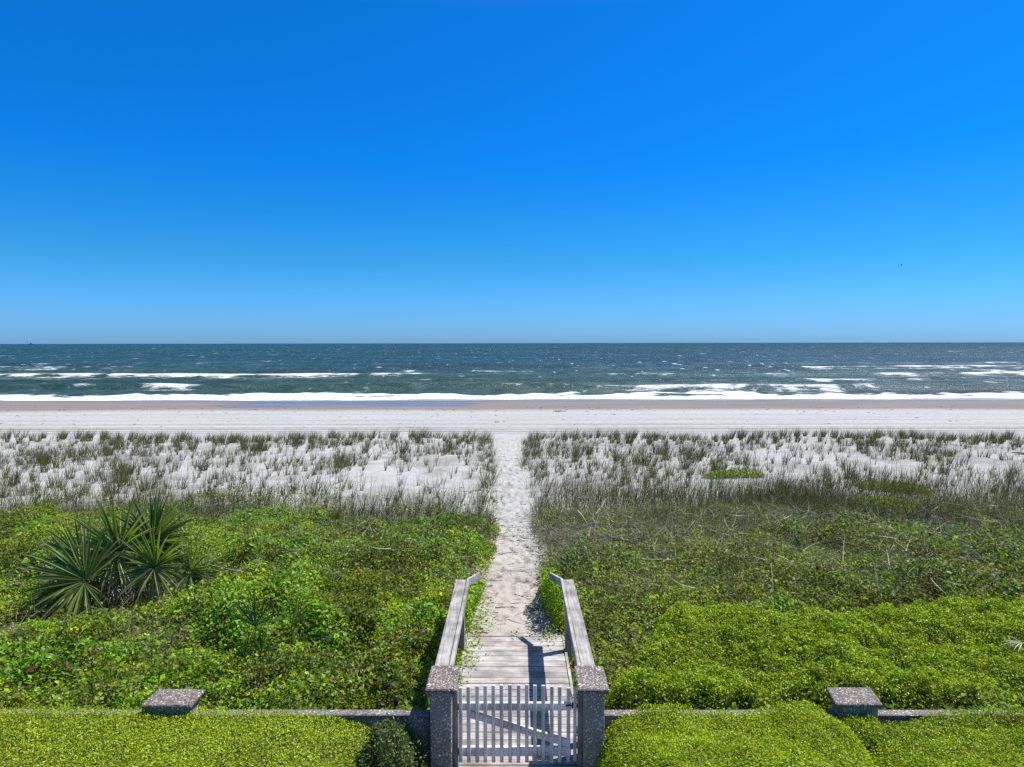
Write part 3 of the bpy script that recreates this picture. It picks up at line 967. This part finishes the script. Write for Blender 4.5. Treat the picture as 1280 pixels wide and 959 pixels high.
# bright green low mats out on the dune
for (px, py, D, rx, ry, hh, lab) in (
        (1118, 618, 19.6, 1.05, .50, .26, 'bright green low bush on the dune, farther of two at the right'),
        (1100, 650, 16.8, .72, .60, .34, 'yellow-green low bush nearer the creepers, closer of two at the right'),
        (915, 602, 21.5, 1.0, .45, .20, 'flat green bush half hidden in dark grass right of the path')):
    c = along(px, py, D)
    Hq = mound(c.x, D, rx, ry, hh, int(px), .05, 2.4, None, .06)
    shrub('dune_bush', lab, 'bush', Hq, (c.x - rx, c.x + rx, D - ry, D + ry), 24000, .050,
          [(.22, .30, .03), (.14, .21, .025), (.33, .36, .05), (.16, .15, .06)], [3, 2, 1.5, .8], 'bright bushes among the dune grass', .26, .24, step=.1)

# ------------------------------------------------------------------ palmettos
def frond(hub, main, normal, radius, spread=135, nseg=30, col=(.040, .085, .022), droop=.25, seed=0, wd=.043, fold=.35):
    r = np.random.default_rng(seed)
    m = np.array(Vector(main).normalized()); nn = np.array(normal, float)
    nn = nn - m * nn.dot(m); nn /= np.linalg.norm(nn); sd = np.cross(nn, m)
    V = []; Q = []; C = []; k = 0
    steps = 6
    for i in range(nseg):
        a = R(spread) * (2 * (i + .5) / nseg - 1) + r.normal(0, .075)
        d = m * math.cos(a) + sd * math.sin(a) + nn * (.10 + r.normal(0, .14))
        d /= np.linalg.norm(d)
        b = np.cross(nn, d); b /= np.linalg.norm(b)
        Ls = radius * (.72 + .28 * math.cos(a * .75)) * r.uniform(.88, 1.06)
        tw = r.normal(0, .35); b = b * math.cos(tw) + nn * math.sin(tw)
        p = np.array(hub, float); c = np.array(col) * r.uniform(.7, 1.5)
        brown = r.random() < .5
        dr = droop * r.uniform(.4, 2.8)
        for s in range(steps + 1):
            t = s / steps
            w = wd * (radius / .8) * (min(1, .12 + t * 2.4) if t < .38 else (1 - (t - .38) / .62) ** .8) + .0015
            dd = d + np.array([0, 0, -1]) * dr * t * t
            dd /= np.linalg.norm(dd)
            nrm = np.cross(dd, b)
            V += [p - b * w * .5 + nrm * w * fold, p - nrm * w * fold * .3, p + b * w * .5 + nrm * w * fold]
            cc = c if not (brown and t > .8) else np.array([.30, .26, .19])
            C += [cc] * 3
            if s:
                o0 = k + (s - 1) * 3; o1 = k + s * 3
                Q += [[o0, o0 + 1, o1 + 1, o1], [o0 + 1, o0 + 2, o1 + 2, o1 + 1]]
            p = p + dd * Ls / steps
        k += (steps + 1) * 3
    return np.array(V), np.array(Q), np.array(C), m


def frond_obj(root, hub, base, main, normal, radius, name='frond', mat=None, pcol=(.09, .14, .03), **kw):
    org = np.array(root.location)
    V, Q, C, m = frond(hub, main, normal, radius, **kw)
    # petiole: a thin curved square stem into the same mesh
    b = MB(); h = Vector(hub); bs = Vector(base)
    mid = (h + bs) * .5 + Vector((0, 0, .12 * radius))
    b.tube([bs, (bs + mid) * .5 + Vector((0, 0, .05 * radius)), mid, (mid + h) * .5 + Vector((0, 0, .03)), h], [.014, .011, .009, .008, .007], 5, pcol, cap=False)
    Vp = np.concatenate(b.V); Qp = np.array(b.F) + len(V); Cp = np.tile(pcol, (len(Vp), 1))
    return mesh_np(name, np.concatenate([V, Vp]) - org, np.concatenate([Q, Qp]), mat or M_palm, np.clip(np.concatenate([C, Cp]), 0, .6), parent=root)


bx = along(150, 745, 10.95)
base = Vector((bx.x, 10.95, float(gz(bx.x, 10.95))))
pal = empty('palmetto', base)
tag(pal, 'large clump of spiky dark green palmetto fans among the left vines', 'palm')
ph = MB()
for (dx, dy, hgt) in ((-.62, .05, .35), (-.05, .1, .62), (.48, .15, .68), (.95, -.1, .30)):
    ph.tube([(dx, dy, -.15), (dx + .03, dy, hgt * .5), (dx + .01, dy + .02, hgt)], [.085, .07, .05], 9, (.16, .12, .09))
ph.build('trunk', M_dead, pal, True)
heads = [  # hub px, py, D, crown radius
    (100, 690, 11.1, .74, (-.55, .1, .8)), (147, 682, 11.0, .90, (.0, .05, 1)), (190, 670, 11.1, .86, (.45, .1, .75)),
    (106, 719, 10.55, .95, (-.85, -.05, .45)), (193, 702, 10.7, .72, (.12, .0, 1)), (238, 708, 10.7, .52, (.5, -.1, .55))]
GP = [(.13, .18, .035), (.17, .22, .045), (.10, .14, .03)]
for i, (px, py, D, rad, up) in enumerate(heads):
    rad *= 1.06
    h = along(px, py + 6, D)
    bs = base + Vector(((h.x - base.x) * .72, (h.y - base.y) * .7, .12 + .3 * (h.z - base.z)))
    frond_obj(pal, h, bs, up, (.05, -.85, .5), rad, spread=118, nseg=34, col=GP[i % 3], droop=.22, seed=10 + i)
    # older fan hanging below the same stem
    dn = Vector((up[0] * .8 + random.uniform(-.2, .2), -.35, -.62))
    frond_obj(pal, h + Vector((0, -.04, -.03)), bs, dn, (.0, -.8, .65), rad * .86, spread=105, nseg=30,
              col=[(.20, .24, .07), (.26, .28, .10), (.14, .18, .05)][i % 3], droop=.7, seed=40 + i)
    # a back fan
    bk = Vector((up[0] + random.uniform(-.5, .5), .45, .55))
    frond_obj(pal, h + Vector((random.uniform(-.15, .15), .18, -.05)), bs, bk, (.1, -.5, .8), rad * .8, spread=125, nseg=30,
              col=GP[(i + 1) % 3], droop=.3, seed=70 + i)
for i in range(16):      # dry brown fans around the base
    a = random.uniform(-math.pi, 0) if i < 6 else random.uniform(0, math.pi)
    hx = base + Vector((random.uniform(-1.0, 1.25), random.uniform(-.35, .3), random.uniform(.25, .65)))
    frond_obj(pal, hx, base + Vector(((hx.x - base.x) * .7, 0, .05)), (math.cos(a) * .9, math.sin(a) * .4, -.55), (.1, -.7, .7),
              random.uniform(.4, .62), name='dry_frond', mat=M_dead, pcol=(.22, .17, .12), spread=75, nseg=18,
              col=(.25, .21, .165), droop=.8, seed=90 + i, wd=.022)

for (px, py, D, rad, hg, nf, lab) in (
        (318, 826, 8.25, .36, .30, 3, 'small palmetto seedling with upright green fan nearer the middle of the vines'),
        (366, 812, 8.55, .33, .18, 2, 'thin palmetto seedling with one narrow fan leaning right in the vines')):
    b0 = along(px, py, D); zb = float(gz(b0.x, D))
    e = empty('palmetto_seedling', (b0.x, D, zb)); tag(e, lab, 'palm')
    if nf == 3:
        T3 = [(Vector((-.03, .10, .90)), (0, .1, 1), .42, 62), (Vector((.12, -.12, .66)), (.35, 0, 1), .36, 48), (Vector((-.06, -.16, .62)), (-.25, 0, 1), .30, 50)]
    else:
        T3 = [(Vector((-.02, .0, .80)), (.55, .1, 1), .40, 26), (Vector((.20, -.05, .72)), (1, 0, -.15), .30, 12)]
    for k, (hb, up, rad_, sp) in enumerate(T3):
        frond_obj(e, Vector((b0.x, D, zb)) + hb, Vector((b0.x, D, zb)), up, (.05, -.8, .55), rad_, spread=sp, nseg=14 if sp > 30 else 7,
                  col=(.06, .12, .035), droop=.03, seed=130 + k + int(px), wd=.042)

# pale dry fan at the right edge
h = along(1276, 804, 8.0)
e = empty('dry_palm_leaf', (h.x, 8.0, h.z - .1)); tag(e, 'pale bleached palm leaf resting on the shrubs at the far right', 'dead leaf')
frond_obj(e, h, h + Vector((.35, .1, -.2)), (-.9, 0, .12), (0, -.5, .8), .26, name='blade', mat=M_dead, pcol=(.4, .38, .28), spread=42, nseg=9,
          col=(.38, .40, .27), droop=.9, seed=5, wd=.024)

# ------------------------------------------------------------------ wall, piers
def concrete_wall(x0, x1, label):
    root = empty('garden_wall', ((x0 + x1) / 2, 6.66, 3.6)); tag(root, label, 'wall')
    c = root.location
    b = MB(); b.box((x0 - c.x, -.04, -.25), (x1 - c.x, .04, .72)); b.build('wall_body', M_shaft, root)
    b = MB(); b.box((x0 - c.x, -.052, .7225), (x1 - c.x, .052, .77), bev=.008); b.build('coping', M_walltop, root)


concrete_wall(-14, -.815, 'low pebbled concrete wall left of the gate behind the clipped hedge')
concrete_wall(.862, 14, 'low pebbled concrete wall right of the gate between hedges and thicket')


def pier(name, x0, x1, y0, y1, ztop, capt, sx0, sx1, sy0, sy1, label, group, skew=0.0):
    cx, cy = (x0 + x1) / 2, (y0 + y1) / 2
    root = empty(name, (cx, cy, 3.55)); tag(root, label, 'pier', group)
    b = MB(); b.box((x0 - cx, y0 - cy, ztop - capt - 3.55), (x1 - cx, y1 - cy, ztop - 3.55), bev=.010, jit=.0015)
    if skew:
        v = b.V[0]; v[:, 0] += skew * v[:, 1]
    b.build('cap', M_cap, root)
    b = MB(); b.box((sx0 - cx, sy0 - cy, -.2), (sx1 - cx, sy1 - cy, ztop - capt - 3.552), bev=.007); b.build('shaft', M_shaft, root)


G1, G2 = 'tall concrete piers flanking the gate', 'short capped piers along the garden wall'
pier('gate_pier', -.852, -.555, 6.42, 6.92, 4.72, .045, -.812, -.607, 6.46, 6.88, 'tall pebbled concrete pier on the left side of the gate', G1)
pier('gate_pier', .600, .897, 6.42, 6.92, 4.72, .045, .658, .857, 6.46, 6.88, 'tall pebbled concrete pier on the right side of the gate', G1)
pier('low_pier', -3.585, -3.105, 6.46, 6.78, 4.545, .04, -3.525, -3.165, 6.50, 6.74, 'short wide-capped pier sunk in the long left hedge', G2)
pier('low_pier', 3.09, 3.535, 6.46, 6.79, 4.56, .04, 3.15, 3.49, 6.50, 6.75, 'short wide-capped pier standing between the right hedges and thicket', G2, .16)

# black capped stake behind the wall
e = empty('marker_stake', (-1.205, 6.84, 3.7)); tag(e, 'short black round stake sticking up behind the wall left of the gate', 'stake')
b = MB(); b.tube([(0, 0, -.1), (0, 0, .66)], .019, 12); b.build('post', M_black, e, True)
b = MB(); b.tube([(0, 0, .655), (0, 0, .70), (0, 0, .735), (0, 0, .745)], [.026, .028, .024, .010], 12); b.build('cap', M_black, e, True)

# ------------------------------------------------------------------ boardwalk, rails, gate
dk = empty('boardwalk', (0, 8.1, 3.82)); tag(dk, 'short weathered grey plank walkway leading from the gate to the sand', 'boardwalk')
b = MB(); y = 6.53; i = 0
while y < 9.80:
    w = .142 + random.uniform(-.006, .004)
    t = random.uniform(.72, 1.08); wr = random.uniform(-.02, .05)
    zz = random.uniform(-.004, .003)
    l = -.675 + random.uniform(-.006, .006); r_ = .668 + random.uniform(-.006, .006)
    Mx = Matrix.Translation((0, y - 8.1 + w / 2, zz)) @ Matrix.Rotation(random.uniform(-.006, .006), 4, 'Z') @ Matrix.Rotation(random.uniform(-.012, .012), 4, 'X')
    b.box((l, -w / 2, -.036), (r_, w / 2, 0), (t, t * (1 - wr * .4), t * (1 - wr)), .004, Mx)
    y += w + random.uniform(.007, .014); i += 1
b.build('deck_boards', M_deckw, dk)
for sx in (-.695, .690):
    b = MB(); b.box((sx - .018, -1.55, -.12), (sx + .018, 1.62, .012), (1.1, 1.1, 1.1), .004); b.build('edge_beam', M_woody, dk)


def handrail(sx, label):
    """sx = -1 left, 1 right"""
    root = empty('handrail', (sx * .745, 8.2, 3.75)); tag(root, label, 'handrail', 'wooden handrails beside the boardwalk')
    def X(a, b_): return (min(sx * a, sx * b_) - root.location.x, max(sx * a, sx * b_) - root.location.x)
    x0, x1 = X(.678, .822)
    b = MB(); b.box((x0, -1.275, .912), (x1, 1.36, .950), (.92, .92, .93), .004, jit=.0012); b.build('top_board', M_woody, root)
    x0, x1 = X(.636, .674)
    b = MB(); b.box((x0, -1.27, .868), (x1, .10, .964), (1.12, 1.12, 1.12), .004, jit=.001)
    b.box((x0 + .002, .106, .866), (x1 + .002, 1.37, .961), (1.0, 1.0, 1.0), .004, jit=.001); b.build('inner_board', M_woody, root)
    for yy in (-1.15, 1.05):
        x0, x1 = X(.682, .772)
        b = MB(); b.box((x0, yy - .045, -.25), (x1, yy + .045, .910), (.85, .83, .8), .005); b.build('post', M_woodz, root)
    # short board angled in towards the path at the far end
    a = math.atan2(.27, -.15 * sx)
    Mx = Matrix.Translation((sx * .66 - root.location.x, 1.375, .92)) @ Matrix.Rotation(a, 4, 'Z')
    b = MB(); b.box((0, -.018, -.07), (.31, .018, .035), (.95, .95, .95), .004, Mx); b.build('end_board', M_woody, root)


handrail(-1, 'weathered flat-topped wooden handrail along the left edge of the boardwalk')
handrail(1, 'weathered flat-topped wooden handrail along the right edge of the boardwalk')

for (xa, xb, lab) in ((-.603, -.560, 'grey wooden post the gate hangs from, beside the left pier'), (.615, .655, 'grey wooden post behind the latch, beside the right pier')):
    e = empty('gate_post', ((xa + xb) / 2, 6.62, 3.6)); tag(e, lab, 'post')
    hw = (xb - xa) / 2
    b = MB(); b.box((-hw, -.045, -.15), (hw, .045, 1.03), (.7, .68, .66), .004); b.build('timber', M_woodz, e)
    if xa > 0:
        b = MB(); b.box((-.067, -.044, .32), (-.033, -.026, 1.045), (.95, .95, .95), .003); b.build('stop_slat', M_gate, e)

gt = empty('picket_gate', (-.55, 6.62, 3.89)); tag(gt, 'closed pale grey picket gate with arched top between the piers', 'gate')
x0 = -.535; sp = .0812
for i in range(14):
    u = (i - 6.5) / 7.5
    top = 4.675 - .034 * u * u + random.uniform(-.003, .003) - 3.89
    xx = x0 + sp * i + .55 + random.uniform(-.002, .002)
    t = random.uniform(.92, 1.06)
    b = MB(); b.box((xx - .018, -.020, 0), (xx + .018, -.002, top), (t, t, t), .004,
                    Matrix.Rotation(random.uniform(-.004, .004), 4, 'Y')); b.build('picket', M_gate, gt)
for (za, zb_) in ((.515, .592), (.055, .145)):
    b = MB(); b.box((-.010, .0, za), (1.10, .036, zb_), (1, 1, 1), .004); b.build('rail', M_gate, gt)
# diagonal brace, sitting between the two rails
A0 = Vector((.10, 0, .478)); B0 = Vector((1.085, 0, .178)); dv = B0 - A0; ln = dv.length; an = -math.atan2(dv.z, dv.x)
b = MB(); b.box((0, .001, -.037), (ln, .033, .037), (.97, .97, .97), .004, Matrix.Translation(A0) @ Matrix.Rotation(an, 4, 'Y')); b.build('brace', M_gate, gt)
b = MB(); b.box((1.045, -.036, .575), (1.165, -.024, .592), bev=.003); b.box((1.10, -.040, .555), (1.125, -.022, .612), bev=.003); b.build('latch', M_black, gt)
for z in (.55, .10):
    b = MB(); b.box((-.040, .037, z - .02), (.14, .042, z + .02), bev=.002); b.build('hinge', M_black, gt)

# concrete step in front of the gate
m, nt, p, o_ = new_mat('path_concrete')
cr = ramp(nt, noise(nt, coords(nt), 7, 6, .7), [(.3, (.30, .24, .21)), (.7, (.50, .43, .39))])
L(nt, cr.outputs[0], p.inputs['Base Color']); p.inputs['Roughness'].default_value = .9
b = MB(); b.box((-.606, 1.5, 3.5), (.655, 6.525, 3.825), bev=.01)
tag(b.build('path', m), kind='structure')

# ------------------------------------------------------------------ litter on the sand path
def twig_d(x, y):
    o = offpath(x, y)
    return (o < .12) * (.35 + .65 * sstep(-.35, 0, o)) * (1 - .93 * sstep(15.5, 19, y))


x, y = scatter(2600, -1.2, 1.2, 9.7, 30, twig_d)
n = len(x)
P = np.stack([x, y, gz(x, y) + .010 + rng.random(n) * .012], -1)
a = rng.normal(0, .55, n) + np.pi * (rng.random(n) < .5)
d = np.stack([np.cos(a), np.sin(a), np.zeros(n)], -1)
k = rng.normal(0, .9, n)
bend = np.stack([-np.sin(a) * k, np.cos(a) * k, -.05 + 0 * k], -1)
c = palette(n, [(.09, .065, .05), (.16, .12, .10), (.05, .035, .03), (.22, .18, .15)], [3, 2, 2, 1])
V, Q, Cc = strips(P, d, rng.uniform(.08, .45, n), rng.uniform(.007, .016, n), bend, 4, c)
V2 = V.copy(); V2[:, 2] += .0; 
x2, y2 = scatter(900, -1.2, 1.2, 9.7, 24, lambda x, y: (offpath(x, y) < .1) * (.25 + .75 * sstep(-.25, 0, offpath(x, y))))
lv = leaves(np.stack([x2, y2, gz(x2, y2) + .015], -1), rng.uniform(.02, .05, len(x2)), 2.0, palette(len(x2), [(.13, .07, .035), (.09, .10, .03), (.2, .14, .09)], [2, 1, 1]))
Tq = np.concatenate([Q[:, [0, 1, 2]], Q[:, [0, 2, 3]]])
V, T, Cc = join([(V, Tq, Cc), lv])
o = mesh_np('twigs', V, T, M_dead, Cc)
tag(o, 'brown twigs and fallen leaves scattered over the sand path', 'twigs', kind='stuff')
# runners creeping over the deck edge and sand
SP2 = []
for (cx, cy, rx, ry, n, z) in ((-.60, 9.55, .10, .25, 90, 3.84), (-.58, 8.95, .09, .14, 45, 3.84), (-.62, 8.2, .05, .3, 25, 3.84), (.50, 9.9, .10, .3, 70, 3.86),
                               (-.50, 10.6, .10, .5, 160, 3.83), (.0, 9.72, .03, .05, 14, 3.84), (-.15, 15.3, .22, .12, 45, 3.80), (.12, 15.1, .12, .08, 20, 3.8), (-.62, 10.2, .12, .3, 120, 3.86)):
    xx = rng.normal(cx, rx, n); yy = rng.normal(cy, ry, n)
    SP2.append(leaves(np.stack([xx, yy, z + rng.random(n) * .06], -1), rng.uniform(.03, .06, n), 1.2, palette(n, VCOL, [4, 4, 3, 2, .6, .3])))
for (x0, x1, sg, n, hm) in ((.47, .62, 1, 3800, .80), (-.70, -.52, -1, 3000, .42)):
    yy = rng.uniform(9.86, 11.9, n); u = rng.random(n)
    hh = hm * (1 - sstep(10.1, 11.9, yy)) * (.7 + .5 * fbm(yy * 2.2, yy * 0, 15, 2)) + .06
    inner = np.interp(yy, PY, PR if sg > 0 else PL)
    xx = inner + sg * (rng.random(n) * .20 + .0 * u) 
    SP2.append(leaves(np.stack([xx, yy, gz(xx, yy) + u * hh], -1), rng.uniform(.03, .065, n), .8, palette(n, VCOL, [4, 4, 3, 2, .3, .5])))
for (xx0, sg, n) in ((-.70, -1, 1500), (.72, 1, 1100)):
    yy = rng.uniform(6.95, 9.8, n); xx = xx0 + sg * (rng.random(n) * .12 - .02)
    kk = fbm(yy * 2.0, yy * 0 + sg, 19, 2) > (.40 if sg < 0 else .52); xx, yy = xx[kk], yy[kk]; n = len(xx)
    SP2.append(leaves(np.stack([xx, yy, 3.60 + rng.random(n) * .34], -1), rng.uniform(.03, .06, n), .9, palette(n, VCOL, [4, 4, 3, 2, .3, .5])))
V, T, Cc = join(SP2)
o = mesh_np('creeper_leaves', V, T, M_vine, Cc); tag(o, 'loose green creeper leaves spilling over the deck edges and sand', 'leaves', kind='stuff')

# driftwood out on the dune at the right
q = along(1262, 575, 26.0); zg = float(gz(q.x, 26.0))
b = MB(); b.tube([(0, 0, .16), (.25, 0, .17), (.62, -.03, .10), (1.15, -.06, .03), (1.9, -.1, -.06)], [.012, .045, .075, .085, .09], 8, (.35, .3, .27))
b.tube([(.7, -.03, .12), (.95, .1, .3), (1.05, .12, .42)], [.03, .02, .01], 6, (.35, .3, .27))
o = b.build('driftwood', M_dead, None, True); o.location = (q.x, 26.0, zg)
tag(o, 'dark tapering driftwood log half buried in the dune sand at right', 'driftwood')
# washed-up clump on the beach
q = along(699, 520.5, 74.0); zg = float(gz(q.x, 74.0))
b = MB()
for k in range(26):
    a = random.uniform(0, 6.28); r1 = random.uniform(.1, .9)
    b.tube([(r1 * math.cos(a), .4 * r1 * math.sin(a), .02), (r1 * math.cos(a) + random.uniform(-.5, .5), .4 * r1 * math.sin(a) + random.uniform(-.2, .2), random.uniform(.03, .16))], [.02, .012], 5, (.3, .25, .2))
o = b.build('seaweed_clump', M_dead); o.location = (q.x, 74, zg)
tag(o, 'small dark clump of dried seaweed lying alone on the open beach', 'seaweed')

# wrack line and scraps along the beach
x, y = scatter(5200, -75, 75, 58, 82, lambda x, y: .06 + .94 * np.exp(-((y - 76.2 - 1.6 * (fbm(x * .06, x * 0, 505, 3) - .5) * 2) / .45) ** 2) * sstep(.42, .6, fbm(x * .3, y * .1, 507, 3)))
n = len(x); a = rng.uniform(0, np.pi, n)
V, Q, Cc = strips(np.stack([x, y, gz(x, y) + .03], -1), np.stack([np.cos(a), np.sin(a) * .4, rng.random(n) * .15], -1), rng.uniform(.08, .45, n), rng.uniform(.03, .07, n),
                  rng.normal(0, .4, (n, 3)) * [1, 1, .1], 3, palette(n, [(.10, .075, .05), (.17, .14, .10), (.06, .05, .035)], [2, 1, 1]))
o = mesh_np('wrack_debris', V, Q, M_dead, Cc); tag(o, 'thin line of dark seaweed scraps strewn along the high water mark', 'debris', kind='stuff')

# gull in the sky
m_b = plain('gull_grey', (.10, .10, .11), .7)
q = along(1122, 334, 150.0) if False else Vector(((1122 - 643) * 150 / F_PX, 150, CAM_Z + (429.3 - 334) / F_PX * 150))
V = [(-.52, -.05, .10), (-.26, .06, .14), (0, .10, 0.03), (.26, .06, .15), (.52, -.06, .08), (.26, -.06, .13), (0, -.12, .02), (-.26, -.06, .12),
     (0, .26, 0), (0, -.30, 0), (.05, .05, -.03), (-.05, .05, -.03), (0, 0, -.07), (.05, -.3, 0), (-.05, -.3, 0)]
Fc = [(0, 1, 7), (1, 2, 6, 7), (2, 3, 5, 6), (3, 4, 5), (2, 8, 10), (2, 11, 8), (8, 12, 10), (8, 11, 12), (10, 12, 6), (11, 6, 12), (6, 13, 14), (2, 10, 6), (2, 6, 11)]
me = bpy.data.meshes.new('gull'); me.from_pydata(V, [], Fc); me.materials.append(m_b)
o = bpy.data.objects.new('seagull', me); COL.objects.link(o); o.location = q; o.rotation_euler = (0, .3, 1.0)
tag(o, 'tiny distant seabird with spread wings in the blue sky', 'bird')

# ship on the horizon
sh = empty('cargo_ship', ((38 - 643) * 9000 / F_PX, 9000, 0)); tag(sh, 'tiny grey ship on the horizon at the far left', 'ship')
m_s = plain('ship_grey', (.07, .09, .12), .7)
b = MB(); b.box((-38, -6, -1), (38, 6, 6), bev=.5)
v = b.V[0]; v[:, 0] *= (1 + .12 * (v[:, 2] / 6)); b.build('hull', m_s, sh)
b = MB(); b.box((-6, -5, 6.1), (10, 5, 17), bev=.3); b.box((-1, -3, 17.1), (3, 3, 27), bev=.3); b.build('superstructure', m_s, sh)

# ------------------------------------------------------------------ light
SUN = Vector((.47, .18, .90)).normalized()
el = math.asin(SUN.z); az = math.atan2(SUN.x, SUN.y)
ld = bpy.data.lights.new('sun', 'SUN'); ld.energy = 5.0; ld.angle = R(.53); ld.color = (1, .965, .91)
lo_ = bpy.data.objects.new('sun', ld); COL.objects.link(lo_); lo_.rotation_euler = SUN.to_track_quat('Z', 'Y').to_euler(); lo_.location = (10, 0, 30)
w = bpy.data.worlds.new('World'); scene.world = w; w.use_nodes = True
nt = w.node_tree; bg = nt.nodes['Background']
sky = nt.nodes.new('ShaderNodeTexSky'); sky.sky_type = 'NISHITA'; sky.sun_disc = False
sky.sun_elevation = el; sky.sun_rotation = az; sky.altitude = 0; sky.air_density = 1.0; sky.dust_density = .35; sky.ozone_density = 3.0
hs = nt.nodes.new('ShaderNodeHueSaturation'); hs.inputs['Saturation'].default_value = 1.25
nt.links.new(sky.outputs[0], hs.inputs['Color'])
# tint by elevation: deep blue low down, neutral unseen top added to lift shadows
tcs = nt.nodes.new('ShaderNodeTexCoord'); sx = nt.nodes.new('ShaderNodeSeparateXYZ'); nt.links.new(tcs.outputs['Generated'], sx.inputs[0])
rp = ramp(nt, sx.outputs['Z'], [(0.0161, (0.1853, 0.4299, 1.0000)), (0.1115, (0.0985, 0.4386, 0.7306)), (0.2402, (0.0250, 0.4585, 0.8843)), (0.4226, (0.0304, 0.5176, 0.9160)), (.60, (.95, .86, .76))])
sc_ = nt.nodes.new('ShaderNodeVectorMath'); sc_.operation = 'SCALE'; sc_.inputs['Scale'].default_value = 1.5519
nt.links.new(rp.outputs[0], sc_.inputs[0])
nt.links.new(mixc(nt, 1.0, hs.outputs[0], sc_.outputs[0], 'MULTIPLY'), bg.inputs['Color'])
bg.inputs['Strength'].default_value = .081

vs = scene.view_settings
vs.view_transform = 'Standard'; vs.look = 'None'; vs.gamma = 1; vs.exposure = .55
try: vs.use_curve_mapping = False
except Exception: pass
scene.render.engine = 'CYCLES'
scene.cycles.use_denoising = False
try: scene.cycles.denoiser = 'OPENIMAGEDENOISE'
except Exception: pass
scene.cycles.max_bounces = 6; scene.cycles.diffuse_bounces = 3; scene.cycles.glossy_bounces = 2
scene.cycles.transmission_bounces = 3; scene.cycles.transparent_max_bounces = 4
scene.cycles.caustics_reflective = False; scene.cycles.caustics_refractive = False
scene.cycles.sample_clamp_indirect = 4
